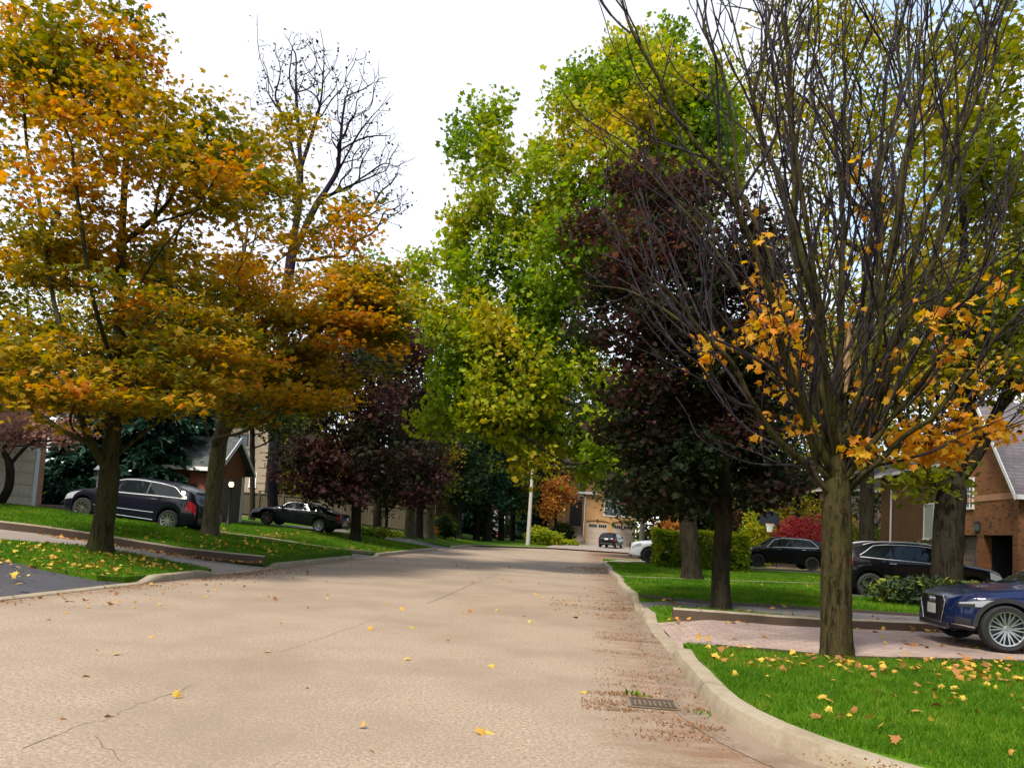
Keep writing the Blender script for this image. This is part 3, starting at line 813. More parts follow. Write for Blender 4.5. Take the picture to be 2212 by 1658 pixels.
# --- the two gold maples on the left verge
tree('maple_tree', 'gold and orange maple with a forking dark trunk beside the dark driveway', at(215, 1190),
     [(232, 1060), (240, 960), (248, 870), (258, 720, .3), (262, 560, .5), (270, 380, .8), (285, 180, 1), (295, 20, 1)],
     [[(225, 1010), (198, 955, -.4), (165, 880, -1), (120, 805, -1.6), (70, 745, -2), (20, 700, -2.3)],
      [(165, 880, -1), (150, 780, -1.2), (128, 690, -.8), (110, 620, -.5), (95, 480, -.4), (60, 330, 0), (40, 120, 0)],
      [(128, 690, -.8), (60, 600, -.6), (0, 540, -.6)],
      [(240, 1000), (300, 940, .4), (360, 895, .9), (430, 850, 1.5), (520, 800, 2), (600, 770, 2.4)],
      [(246, 880), (300, 720, 1.2), (350, 600, 1.8), (400, 440, 2.2), (430, 250, 2.3)],
      [(252, 800), (200, 640, -1.5), (170, 440, -2), (150, 240, -2)],
      [(258, 700), (330, 560, -1), (420, 460, -1.5), (500, 330, -1.5)]],
     [(150, 780, 210, 70, 16.2, 3.2, 70), (320, 760, 190, 80, 16.8, 3.0, 80), (40, 660, 120, 120, 15.8, 2.8, 45), (200, 560, 260, 140, 16.4, 3.2, 120), (330, 330, 230, 200, 16.8, 3.2, 150), (90, 330, 170, 220, 16, 3, 100),
      (230, 110, 220, 130, 16.6, 3, 110), (60, 80, 130, 120, 16, 2.6, 45), (480, 700, 120, 90, 17.6, 2.4, 45), (470, 430, 130, 140, 17.2, 2.4, 55), (180, 845, 190, 42, 15.6, 2.6, 70), (380, 850, 130, 40, 16.4, 2.4, 50), (30, 790, 110, 60, 15.4, 2.4, 40)],
     .235, 33000, .14, 'gold', 'maple', rt=.007, sig=.36, seed=3, group='gold maples on the left verge', bias=-.12, nsc=.5, minz=1.9, layer=.75, gap=-.06, zflat=.3, up=1.5)
tree('maple_tree', 'gold maple with a pale grey trunk, on the lawn between wagon and black sedan', at(452, 1166),
     [(458, 1090), (468, 1000), (478, 930), (490, 860), (505, 720, .4), (520, 600, .6), (540, 450, .8)],
     [[(466, 985), (448, 935, -.5), (432, 880, -.9), (400, 800, -1.4), (350, 730, -2)],
      [(480, 930), (560, 850, .6), (650, 790, 1), (740, 740, 1.4), (820, 700, 1.6)],
      [(560, 850, .6), (640, 760, -.6), (720, 690, -1.4), (790, 620, -1.8)],
      [(490, 860), (570, 740, 1.2), (640, 610, 2), (690, 500, 2.4)],
      [(500, 760), (450, 640, -1.5), (420, 520, -2.2)]],
     [(560, 800, 170, 80, 23, 3.0, 70), (700, 730, 150, 90, 23.5, 3.2, 80), (780, 640, 85, 70, 23.5, 2.6, 40), (640, 590, 150, 110, 23, 3.2, 80), (470, 640, 150, 140, 23, 3.4, 70), (600, 420, 85, 90, 23.5, 2.6, 30), (760, 480, 65, 50, 24, 2, 22), (560, 330, 70, 70, 23, 2.4, 20), (830, 760, 40, 70, 23.5, 1.6, 16), (640, 250, 40, 50, 23, 1.5, 8), (600, 850, 190, 40, 22.6, 2.6, 80), (740, 740, 125, 90, 23, 2.8, 80), (800, 660, 70, 90, 23, 2.4, 40)],
     .27, 27000, .16, 'gold', 'maple', barkm='barkg', rt=.008, sig=.44, seed=5, group='gold maples on the left verge', bias=-.14, minz=2.2, layer=.85, gap=-.06, zflat=.3, up=1.5)
# --- the green and gold maple that leans over the road
bx = at(1492, 1250)
tree('maple_tree', 'tall green and yellow maple leaning over the road from before the clipped hedge', bx,
     [(1488, 1150), (1478, 1060), (1455, 960), (1425, 860, .2), (1400, 740, .3), (1390, 560, .3), (1380, 380, .5), (1370, 180, .5)],
     [[(1462, 990), (1380, 890, .5), (1290, 800, 1), (1225, 730, 1.3), (1165, 640, 1.5), (1130, 560, 1.6), (1085, 490, 1.7), (1050, 380, 1.8), (1030, 250, 1.8)],
      [(1290, 800, 1), (1200, 800, 1.4), (1120, 830, 1.6), (1050, 870, 1.7), (960, 890, 1.8)],
      [(1225, 730, 1.3), (1130, 700, .6), (1020, 680, 0), (930, 660, 0)],
      [(1165, 640, 1.5), (1080, 590, 2.4), (980, 560, 2.8), (900, 580, 3)],
      [(1400, 740, .3), (1330, 600, -.6), (1270, 450, -.8), (1230, 320, -.8)],
      [(1390, 560, .3), (1440, 400, .8), (1480, 250, 1), (1490, 120, 1)],
      [(1385, 460, .4), (1330, 300, 1.2), (1300, 180, 1.6)]],
     [(1050, 330, 80, 160, 27.5, 2.2, 56, .12), (1030, 520, 125, 90, 27.5, 2.4, 56, .1), (950, 610, 110, 75, 28, 2.6, 44, .1), (1060, 700, 150, 90, 27, 3, 130), (1090, 830, 125, 100, 27, 3, 120), (940, 905, 42, 42, 27.4, 1.4, 16), (1040, 905, 50, 45, 27.2, 1.4, 24), (1190, 560, 110, 130, 27, 3, 110),
      (1180, 350, 90, 110, 26.5, 2.4, 36, .14), (1330, 250, 110, 190, 26.5, 3, 150), (1420, 180, 110, 140, 27, 3, 110), (1290, 480, 130, 150, 26.5, 3, 120), (1140, 960, 45, 70, 27, 1.6, 26), (1250, 800, 100, 90, 27, 2.4, 50), (1470, 330, 90, 120, 27, 2.5, 60), (1215, 935, 60, 50, 28, 1.6, 24), (1285, 985, 48, 45, 29, 1.4, 18), (1000, 780, 80, 90, 27, 2.4, 50), (1150, 880, 70, 90, 27, 2.4, 44), (1520, 270, 100, 170, 28, 2.6, 110), (1450, 430, 120, 130, 28.5, 2.6, 90), (1370, 560, 120, 110, 28.5, 2.6, 70), (1250, 240, 60, 120, 27, 2.2, 40, .05), (1130, 450, 120, 70, 27.5, 2.6, 36, .12), (1290, 940, 70, 60, 26.6, 2, 34), (1340, 880, 70, 60, 26, 2, 24), (1100, 760, 190, 150, 27.4, 3.2, 130), (1010, 830, 90, 100, 27.2, 2.4, 50), (1085, 890, 100, 60, 27.2, 2.6, 50)],
     .30, 80000, .17, 'green', 'star', barkm='barkd', rt=.008, sig=.30, seed=8, nsc=.35, bias=.02, minz=3, droop=.9, zflat=1.0, up=.6, gap=-.10, gs=1.0, maxtips=2)
# --- purple maple on the narrow strip to the right
tree('maple_tree', 'dark purple maple with a slim black trunk, on the grass strip beside the paver driveway', at(1555, 1317),
     [(1556, 1230), (1562, 1150), (1566, 1080), (1560, 960), (1550, 820), (1535, 640), (1520, 460)],
     [[(1566, 1100), (1610, 1092, -.1), (1660, 1075, -.3), (1720, 1030, -.5)], [(1562, 1020), (1480, 940, .3), (1400, 880, .6), (1320, 850, .8)], [(1556, 920), (1620, 800, .5), (1670, 680, .9)], [(1550, 840), (1450, 720, -.5), (1380, 600, -.9), (1330, 480, -1)]],
     [(1460, 985, 120, 90, 15.4, 2.2, 90), (1430, 830, 120, 110, 15.2, 2.2, 80), (1600, 930, 130, 120, 15.6, 2.2, 100), (1420, 630, 130, 120, 15.2, 2.2, 70, .02), (1540, 660, 140, 150, 15.5, 2.3, 100), (1390, 460, 110, 130, 15.2, 2.2, 30, .12), (1520, 480, 150, 130, 15.6, 2.2, 34, .1), (1650, 760, 100, 120, 15.6, 2, 50), (1320, 700, 70, 80, 15.2, 1.4, 16, .1), (1300, 500, 60, 90, 15.2, 1.4, 10, .1), (1620, 560, 80, 90, 15.6, 1.6, 30), (1440, 1060, 130, 45, 15.6, 2, 60), (1640, 1030, 80, 40, 15.8, 1.6, 26), (1340, 930, 70, 80, 15.4, 1.4, 16, .1)],
     .165, 42000, .105, 'purple', 'star', barkm='barkd', rt=.005, sig=.25, seed=13, mat='leafd', minz=1.7, nsc=.9, spread=.6, hgrad=.8, bias=-.14, gap=-.26, gs=.9)
# --- trees around the bend and behind
def bush_tree(label, x, Y, crown, r0, nl, size, palette, trunk_to, seed, kind='kite', barkm='barkd', group=None, mat='leafd', sig=.5, k=.3, lean=0, z=None, bias=0, name='maple_tree', maxtips=3, minz=1.6):
    X, Yb = onY(x, Y)
    tr = [(x + lean * t, 1143 + (x - CX) * .061 - (1143 - trunk_to) * t) for t in (.15, .35, .6, .85, 1.0)]
    return tree(name, label, (X, Yb), tr, [], [(c[0], c[1], c[2], c[3], Y + (c[6] if len(c) > 6 else 0), c[4], c[5]) for c in crown], r0, nl, size, palette, kind, barkm, rt=.014, sig=sig, seed=seed, group=group, mat=mat, k=k, bias=bias, maxtips=maxtips, minz=minz)
PG = 'purple maples on the far left verge'
bush_tree('dark purple maple with the thickest trunk, behind the tail of the black sedan', 770, 36.5, [(760, 850, 120, 110, 3.2, 70), (720, 960, 100, 90, 3, 60), (830, 960, 100, 90, 3, 50), (680, 1010, 60, 60, 2.4, 24), (640, 980, 50, 60, 2.6, 24), (720, 770, 110, 60, 3, 34), (750, 1045, 120, 40, 3, 40)], .25, 14000, .2, 'purple', 850, 21, group=PG, kind='star', sig=.45)
bush_tree('purple maple with a blue-black trunk, just right of the thickest purple one', 815, 46.5, [(880, 800, 90, 90, 3.4, 50), (860, 920, 110, 110, 3.4, 60), (920, 1000, 70, 80, 3, 35), (820, 1050, 90, 50, 3, 30), (890, 1050, 80, 40, 3, 30), (870, 720, 100, 60, 3.2, 34)], .27, 12000, .26, 'purple', 850, 22, group=PG, sig=.55)
bush_tree('very slim young tree between the sedan and the trunk clump', 835, 48, [(840, 1060, 45, 45, 1.5, 30)], .10, 1600, .2, 'darkg', 1050, 23, sig=.4, name='young_tree')
for i, (xx, YY, lab) in enumerate([(886, 51, 'leftmost bare grey-brown trunk of the clump of three by the wooden fence end'), (906, 53, 'middle dark trunk of the clump of three by the wooden fence end'), (929, 55, 'right pale brown trunk of the clump of three by the wooden fence end')]):
    bush_tree(lab, xx, YY, [(xx + 8, 1000, 50, 80, 2.4, 26), (xx, 900, 55, 80, 2.4, 20)], .36 if i != 1 else .28, 3600, .27, ['purple', 'darkg', 'olive'][i], 900, 30 + i, group='clump of three trunks', barkm=['barkg', 'barkd', 'barkg'][i], sig=.6, lean=6)
FG = 'dark trees on the grass island at the bend'
for i, (xx, YY, rr, cr, pl, lab) in enumerate([
    (988, 66, .42, [(990, 980, 60, 90, 3.5, 44), (1000, 1040, 55, 50, 3, 24)], 'darkg', 'dark evergreen-looking tree at the left end of the grass island, thickest trunk'),
    (1030, 72, .30, [(1035, 960, 50, 80, 3.5, 34), (1030, 1050, 45, 40, 3, 20)], 'darkg', 'dark leaning tree in front of the left white window of the far red house'),
    (1053, 72, .42, [(1060, 930, 60, 90, 3.5, 40), (1060, 1030, 50, 60, 3, 26)], 'spruce', 'blackish tree with a straight trunk in the middle of the far red house front'),
    (1083, 76, .34, [(1095, 960, 50, 90, 3.5, 36), (1095, 1050, 45, 50, 3, 22)], 'darkg', 'dark tree with a flared trunk right of the far red house windows'),
    (1108, 80, .30, [(1120, 900, 55, 70, 3.5, 34), (1125, 1010, 50, 60, 3, 26), (1110, 1070, 40, 35, 2.6, 12)], 'olive', 'olive tree with a forked trunk just left of the leaning concrete pole')]):
    bush_tree(lab, xx, YY, cr, rr, 5200, .34, pl, 930, 40 + i, group=FG, sig=.75)
bush_tree('dark green maple with yellow-green lower sprays, beyond the white car', 1440, 52, [(1400, 900, 130, 110, 4, 80), (1340, 990, 110, 70, 4, 55), (1480, 1010, 110, 90, 4, 60), (1300, 880, 80, 90, 3.6, 36), (1400, 1060, 110, 40, 4, 34)], .40, 15000, .28, 'darkg', 830, 51, sig=.7)
bush_tree('purple-brown maple behind the yellow sprays, left of the far tan house', 1178, 82, [(1210, 900, 70, 70, 3, 34), (1190, 980, 55, 50, 3, 22)], .25, 4000, .32, 'purple', 880, 53, sig=.7, bias=.2)
bush_tree('rust-orange small tree against the entrance steps of the far tan house', 1200, 78, [(1205, 1060, 42, 40, 2.4, 40), (1190, 1090, 34, 28, 2, 20)], .16, 3600, .26, 'rust', 1040, 54, sig=.5)
bush_tree('big dark green maple rising behind the black car and the hedge', 1640, 53, [(1620, 900, 150, 130, 4, 90), (1560, 1000, 120, 70, 4, 50), (1700, 980, 90, 70, 4, 40), (1640, 730, 130, 120, 4, 60), (1520, 780, 90, 140, 4, 40), (1780, 800, 110, 150, 4, 60), (1850, 930, 90, 80, 4, 36)], .4, 20000, .26, 'darkg', 830, 58, sig=.65)
bush_tree('yellow-gold maple with a dark bare trunk, behind the black station wagon', 1872, 34, [(1760, 350, 160, 200, 5, 110), (1900, 250, 170, 200, 5, 110), (1660, 220, 110, 140, 4, 60), (1980, 480, 130, 160, 4.5, 70), (1900, 700, 200, 130, 5, 80), (1820, 60, 200, 90, 5, 60), (1780, 900, 110, 110, 4, 44)], .30, 15000, .22, 'yellow', 500, 55, mat='leaf', sig=.7, bias=-.2, minz=3)
tree('maple_tree', 'massive black forked trunk with yellow-green leaves, by the corner of the mixed-brick garage', (P(2045, 1205, 20.5).x, 20.5),
     [(2047, 1180), (2050, 1110), (2058, 1050), (2075, 960), (2090, 860, .3), (2090, 700, .5), (2080, 500, .6), (2080, 250, .6)],
     [[(2058, 1060), (2105, 985, 0), (2150, 900, .2), (2185, 800, .4), (2200, 640, .5), (2230, 450, .6)], [(2150, 900, .2), (2210, 830, 0), (2300, 740, 0)], [(2055, 1080), (2010, 1020, .3), (1975, 960, .5), (1930, 880, .8)], [(2092, 760), (2010, 620, .8), (1960, 470, 1.2)]],
     [(2150, 760, 110, 90, 21, 2.4, 50), (2130, 600, 110, 110, 21, 2.6, 60), (2190, 420, 110, 130, 21, 2.6, 50), (2080, 300, 120, 140, 21, 2.8, 55), (1990, 820, 100, 90, 21.5, 2.4, 36), (2150, 100, 130, 110, 21, 2.8, 45), (2250, 700, 80, 130, 21, 2.4, 30), (1990, 1000, 60, 40, 21, 1.6, 14), (2000, 640, 110, 110, 21.5, 2.6, 44), (1900, 760, 90, 90, 21.8, 2.4, 34)],
     .36, 14000, .17, 'yellow', 'star', barkm='barkd', rt=.009, sig=.5, seed=57, bias=-.25, minz=2.5)
bush_tree('dark evergreen-toned tree crown over the small red-brick gable', 545, 44, [(500, 880, 60, 46, 2.6, 40), (560, 880, 50, 44, 2.6, 36), (610, 900, 40, 50, 2.4, 24)], .16, 4200, .24, 'darkg', 860, 63, sig=.5)
# bare tree on the left, behind the wooden fence
bt, bsk, bb = tree('bare_tree', 'tall bare tree with purple-black twigs against the white sky, behind the wooden fence', onY(590, 49),
     [(588, 1050), (592, 960), (600, 840), (612, 700), (628, 560), (645, 440), (650, 330)],
     [[(628, 560), (680, 450, .6), (730, 370, 1), (780, 280, 1.3), (850, 205, 1.6)], [(650, 400), (620, 280, -1), (590, 200, -1.4), (560, 120, -1.6), (555, 30, -1.6)], [(650, 360), (690, 230, .3), (700, 120, .4), (690, 60, .4)], [(650, 340), (640, 220, 1), (640, 130, 1.2)],
      [(690, 440, .6), (760, 400, 1.5), (830, 370, 2), (900, 340, 2.4)], [(640, 500), (720, 480, -1), (800, 470, -1.5), (870, 490, -1.8)], [(735, 365, 1), (740, 250, .4), (760, 170, .2)]],
     [(640, 170, 90, 110, 49, 3, 240), (740, 210, 115, 120, 49, 3, 260), (790, 330, 95, 90, 49, 3, 190), (830, 420, 75, 70, 49, 2.6, 120), (590, 260, 70, 110, 49, 3, 50), (770, 520, 80, 50, 49, 2, 30)],
     .36, 900, .2, 'purple', 'kite', barkm='barkp', rt=.019, sig=.35, seed=61, mat='leafd', k=.22, maxtips=2)
# background crowns that close the view, each a tree of its own
bgs = [(330, 58, 700, 240, 190, 'darkg', 'dark green tree rising behind the blue spruce'), (520, 75, 770, 130, 140, 'olive', 'olive tree behind the tan stucco house'), (660, 62, 900, 110, 160, 'olive', 'brown-olive tree right of the tan stucco house wall'), (800, 85, 650, 110, 130, 'teal', 'pale green tree top beside the white sky gap'),
       (880, 70, 760, 110, 200, 'purple', 'tall purple-brown tree behind the trunk clump'), (1000, 110, 960, 90, 120, 'darkg', 'dark tree behind the roof of the far red house'), (1120, 115, 930, 100, 130, 'spruce', 'blackish tree behind the leaning concrete pole'), (1300, 120, 900, 130, 160, 'darkg', 'dark tree behind the far tan house'),
       (1440, 80, 900, 150, 170, 'darkg', 'dark green tree behind the concrete lamp pole'), (1600, 70, 850, 170, 220, 'darkg', 'dark green tree behind the basketball hoop'), (1760, 66, 700, 170, 260, 'olive', 'olive tree behind the red Japanese maple'), (1960, 60, 760, 190, 230, 'darkg', 'olive tree behind the brown brick wall'), (2180, 58, 620, 160, 260, 'yellow', 'yellow tree rising over the mixed-brick garage roof'),
       (60, 50, 640, 200, 160, 'olive', 'olive tree rising over the far left garage'), (200, 90, 760, 200, 160, 'darkg', 'distant dark tree filling the gap behind the wagon')]
for i, (xx, YY, yc, rx, ry, pl, lab) in enumerate(bgs):
    bush_tree(lab, xx, YY, [(xx, yc, rx, ry, 5, 90), (xx - rx * .3, yc + ry * .6, rx * .8, ry * .6, 4, 40), (xx + rx * .35, yc + ry * .55, rx * .8, ry * .6, 4, 40), (xx, 1080, rx * .8, 60, 4, 36)], .35, 8000, .0062 * YY, pl, yc, 70 + i, sig=.014 * YY, group='trees behind the houses', mat='leaf' if pl in ('olive', 'yellow', 'teal') else 'leafd', name='background_tree')

# trees added out of view to shade the street and darken car reflections
for i, (X, Y, hgt, rr, pl) in enumerate([(8.5, -3, 11, 4.2, 'gold'), (14, 1, 10, 4, 'olive'), (20, -8, 13, 5, 'darkg'), (-20, -9, 12, 4.6, 'gold'), (-25, 15, 12, 4.2, 'darkg'), (15.8, 20.5, 11, 3.4, 'darkg'), (-14, -16, 13, 5, 'darkg'), (6, -18, 13, 5, 'olive'), (-4, -34, 14, 6, 'darkg'), (30, 4, 12, 5, 'darkg'), (24, 16, 12, 4.5, 'olive'), (-30, 12, 12, 5, 'darkg'), (36, 22, 13, 5, 'darkg')]):
    rng_ = np.random.default_rng(300 + i); b = Vector((X, Y, terr(X) - .06 if Y > 5 or X < 0 else -.1)); tt_ = thing('added_tree', 'full-crowned tree added out of view for shade and reflections', 'tree', b, group='trees added out of view')
    sk = Skel(b); sk.line([b + Vector((0, 0, hgt * q)) for q in (.1, .3, .5, .7, .85)], 0, .05, .5); d = rng_.normal(0, 1, (120, 3)); d /= np.linalg.norm(d, axis=1)[:, None]; d *= rng_.uniform(0, 1, (120, 1)) ** .4
    sk.attract(np.array(b) + d * np.array([rr, rr, hgt * .40]) + np.array([0, 0, hgt * .62]), .3, .8, rng=rng_); sk.radii(.28, .015); sk.mesh('trunk', M['barkd'], tt_, b); crown_leaves(sk, 5000, .36, pl, 'kite', M['leafd'], tt_, b, .55, rng_)
# --- spruces
def spruce(label, x, Y, top_px, rb, n_tiers, seed, zbase=.3, pal_='spruce', size=.3):
    rng = np.random.default_rng(seed); X, _ = onY(x, Y); b = Vector((X, Y, terr(X))); top = P(x, top_px, Y); H = top.z - b.z
    t = thing('spruce_tree', label, 'tree', b, group='spruces')
    m = MB(); m.tube([b - Vector((0, 0, .1)), b + Vector((.03, 0, H * .5)), b + Vector((0, .02, H))], [H * .02 + .05, H * .012 + .03, .015], 8)
    C_, D_ = [], []
    for k in range(n_tiers):
        f = (k + rng.uniform(0, .8)) / n_tiers; z = zbase + (H - zbase) * f; L = rb * (1 - f) ** .8 + .12; nb = 7 if f < .8 else 5
        a0 = rng.uniform(0, 6.28)
        for q in range(nb):
            a = a0 + q * 6.283 / nb + rng.normal(0, .15); l = L * rng.uniform(.7, 1.15); d = np.array([math.cos(a), math.sin(a), 0])
            tip = np.array(b) + np.array([0, 0, z - l * .28]) + d * l; st = np.array(b) + np.array([0, 0, z])
            mid = (st + tip) / 2 + np.array([0, 0, l * .06]); m.tube([st, mid, tip], [.03 * l / rb + .012, .012, .005], 4, cap=False)
            ns = int(20 * l / .8) + 8
            s = rng.uniform(.12, 1, ns) ** .7; pp = st + (tip - st) * s[:, None]; pp[:, 2] += l * .06 * np.sin(s * 3.14)
            side = np.cross(d, [0, 0, 1]); pp = pp + side * (rng.normal(0, .20, (ns, 1)) * l * (1.1 - s[:, None])) + rng.normal(0, .05, (ns, 3))
            C_.append(pp); D_.append(np.tile(d, (ns, 1)) + side * rng.choice([-.8, .8], (ns, 1)) * .8)
    m.build('trunk', M['barkd'], t, smooth=40, off=b)
    Cn = np.concatenate(C_); D = np.concatenate(D_); nn = len(Cn)
    tt = .45 + vnoise(Cn, .9, seed) * .8 + rng.normal(0, .15, nn)
    leaves('crown', Cn, size * rng.uniform(.6, 1.3, nn), pal(PAL[pal_], tt), 'needle', M['needle'], t, b, 1.2, .35, D, rng)
spruce('tall blue-green spruce rising behind the long black wagon', 300, 33, 520, 3.2, 46, 81, size=.42)
spruce('low blue-green spruce with bright tips beside the far left garage', 165, 31.5, 840, 2.3, 26, 82, size=.34)
spruce('slender dark spruce between the wagon and the small red-brick gable', 415, 38, 820, 1.8, 30, 83, size=.4)
spruce('dark conical spruce on the left of the grass island', 1010, 88, 900, 3.4, 30, 84, size=.7)
spruce('narrow dark spruce right of the leaning concrete pole', 1160, 90, 960, 3.0, 26, 85, size=.7)

# --- shrubs, small trees, hedge
def shrub(name, label, X, Y, rx, ry, h, n, size, palette, seed, kind='kite', cat='shrub', group=None, dome=True, stems=7, mat='leaf', z0=0.0, droop=.3):
    rng = np.random.default_rng(seed); b = Vector((X, Y, terr(X) + z0)); t = thing(name, label, cat, b, group=group)
    d = rng.normal(0, 1, (n, 3)); d /= np.linalg.norm(d, axis=1)[:, None]; d *= rng.uniform(.25, 1, n)[:, None] ** .45
    lump = 1 + .42 * vnoise(d, 2.0, seed) + .2 * vnoise(d, 5, seed + 9)
    p = d * lump[:, None] * np.array([rx, ry, h * .52]); p[:, 2] += h * .5; p = p[p[:, 2] > .02]
    m = MB()
    for k in range(stems):
        a = rng.uniform(0, 6.28); r = rng.uniform(.3, .8)
        m.tube([(0, 0, -.05), (math.cos(a) * rx * r * .4, math.sin(a) * ry * r * .4, h * .4), (math.cos(a) * rx * r, math.sin(a) * ry * r, h * .8)], [.03, .02, .006], 5)
    m.build('stem', M['barkd'], t, smooth=60)
    tt = .5 + vnoise(p, 1.6 / max(rx, .4), seed) * .8 + rng.normal(0, .2, len(p)) + (p[:, 2] / h - .5) * .25
    leaves('foliage', p, size * rng.uniform(.6, 1.3, len(p)), pal(PAL[palette], tt), kind, M[mat], t, (0, 0, 0), .8, droop, rng=rng); return t
q = onY(1735, 46); shrub('japanese_maple', 'crimson-red Japanese maple behind the black car and the basketball hoop', q[0], q[1], 2.0, 1.6, 2.6, 6000, .12, 'red', 101, 'star', 'tree', z0=.4)
q = onY(1650, 48); shrub('ornamental_tree', 'yellow-green rounded small tree left of the red Japanese maple', q[0], q[1], 1.7, 1.4, 3.3, 5000, .16, 'green', 102, cat='tree')
q = onY(1790, 50); shrub('ornamental_tree', 'olive-green small tree right above the red Japanese maple', q[0], q[1], 1.8, 1.4, 3.8, 4000, .18, 'olive', 103, cat='tree')
q = onY(1600, 50); shrub('ornamental_tree', 'dark brown-leaved small tree behind the right end of the hedge', q[0], q[1], 1.2, 1.2, 3.6, 2600, .18, 'purple', 112, cat='tree', mat='leafd')
q = onY(1455, 49); shrub('ornamental_tree', 'rust-brown small tree behind the left end of the hedge', q[0], q[1], 1.4, 1.2, 2.9, 2600, .18, 'rust', 113, cat='tree', mat='leafd')
q = onY(1173, 74); shrub('weeping_shrub', 'yellow-green weeping shrub at the right end of the grass island', q[0], q[1], 2.1, 1.4, 1.9, 4000, .22, 'hedge', 104, droop=1.2)
q = onY(1212, 76); shrub('flowering_shrub', 'low pale yellow shrub in front of the far house steps', q[0], q[1], 2.0, .9, .9, 1800, .2, 'hedge', 105)
q = onY(1215, 82); shrub('garden_shrub', 'dark round shrub beside the far house steps', q[0], q[1], 1.3, 1.2, 2.6, 2600, .25, 'darkg', 114)
q = onY(962, 60); shrub('garden_shrub', 'round dark green shrub between the trunk clump and the far red house', q[0], q[1], 1.1, 1.1, 2.0, 2200, .2, 'darkg', 106)
q = at(800, 1158); shrub('leafy_plant', 'low broad-leaved plant at the foot of the blue-black trunk', q[0], q[1], 1.3, .7, .55, 500, .25, 'shrub', 107, cat='plant')
q = at(838, 1160); shrub('leafy_plant', 'small yellowing plant right of the broad-leaved one', q[0], q[1], 1.0, .6, .4, 260, .2, 'hedge', 108, cat='plant')
q = at(925, 1158); shrub('leafy_plant', 'scruffy orange-green plant at the foot of the three-trunk clump', q[0], q[1], .9, .6, .9, 420, .18, 'rust', 115, cat='plant')
for i, (xx, rr, lab) in enumerate([(1990, 1.25, 'low dark juniper left of the massive black trunk'), (2080, .9, 'low dark juniper right of the massive black trunk')]):
    p = P(xx, 1210, 20.2); shrub('juniper_shrub', lab, p.x, 20.2, rr, .8, .72, 2600, .15, 'darkg', 109 + i, 'needle', group='junipers', mat='needle')
p = P(1985, 1205, 28.5); shrub('juniper_shrub', 'dark juniper against the brown brick wall under the white window', p.x, 28.5, 1.1, .8, 1.7, 2200, .2, 'darkg', 111, 'needle', group='junipers', mat='needle')
for i, (xx, YY, hh, pl, lab) in enumerate([(1412, 60, 2.4, 'darkg', 'dark bush behind the white car'), (1440, 58, 3.0, 'shrub', 'dark green bush behind the left end of the hedge'), (1490, 57, 3.6, 'darkg', 'dark bush behind the middle of the hedge'), (1545, 56, 3.2, 'shrub', 'green bush behind the right end of the hedge'), (1700, 60, 3.4, 'darkg', 'dark bush behind the red Japanese maple'), (1840, 56, 2.8, 'shrub', 'green bush left of the dark bare trunk'), (950, 92, 3.6, 'darkg', 'dark bush left of the far red house'), (1110, 94, 3.6, 'darkg', 'dark bush right of the far red house'), (1150, 96, 4.0, 'darkg', 'dark bush behind the leaning concrete pole'), (700, 60, 3.2, 'darkg', 'dark bush behind the wooden fence')]):
    q = onY(xx, YY); shrub('garden_shrub', lab, q[0] + .8, q[1], 2.2, 1.6, hh, 2600, .30, pl, 200 + i, group='bushes closing off the gardens', mat='leafd')
# small pinkish tree by the far left garage
tree('small_tree', 'small pinkish-leaved tree with a crooked trunk, in front of the far left garage door', (at(18, 1098)[0] + .8, at(18, 1098)[1] - 1.4), [(18, 1060), (22, 1010), (14, 985)], [[(20, 1005), (60, 960), (100, 925), (150, 910)], [(14, 985), (-20, 950)], [(20, 990), (50, 930), (60, 890)]],
     [(70, 925, 90, 40, 25.5, 1.4, 70), (10, 930, 70, 50, 25.2, 1.4, 40), (150, 930, 50, 40, 25.5, 1.2, 20)], .14, 2600, .11, 'pink', 'star', barkm='barkd', rt=.008, sig=.25, seed=91, minz=.9)

# clipped hedge
def hedge():
    rng = np.random.default_rng(120); x0, x1 = P(1418, 1165, 35.0).x, P(1617, 1180, 35.0).x; Y = 35.8; b = Vector(((x0 + x1) / 2, Y, terr(5)))
    t = thing('clipped_hedge', 'boxy yellow-green clipped hedge between the white car and the black car', 'hedge', b)
    L, D, Hh = x1 - x0, 1.7, 1.72; m = 26000
    p = rng.uniform(-1, 1, (m, 3)); ax = rng.integers(0, 3, m); sg = np.where(rng.uniform(0, 1, m) < .5, -1, 1); ok = rng.uniform(0, 1, m) < .75
    for k in range(3):
        s = (ax == k) & ok; p[s, k] = sg[s] * rng.uniform(.84, 1.03, s.sum())
    p = p * np.array([L / 2, D / 2, Hh / 2]); p[:, 2] += Hh / 2
    nz = vnoise(p, .9, 3); p += p * np.array([.02, .06, .05]) * nz[:, None] * 1.6
    p = p[(nz > -.6) & (p[:, 2] > .03)]
    mb = MB()
    for k in range(16):
        x = -L / 2 + L * (k + .5) / 16; mb.tube([(x, 0, -.05), (x + .1, .1, .7), (x - .1, rng.uniform(-.3, .3), 1.3)], [.03, .02, .008], 5)
    mb.build('stem', M['barkd'], t, smooth=60)
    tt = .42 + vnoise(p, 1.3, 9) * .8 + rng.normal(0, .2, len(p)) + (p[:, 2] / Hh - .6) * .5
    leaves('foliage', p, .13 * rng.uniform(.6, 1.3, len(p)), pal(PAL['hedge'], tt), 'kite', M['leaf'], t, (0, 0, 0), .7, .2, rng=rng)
hedge()

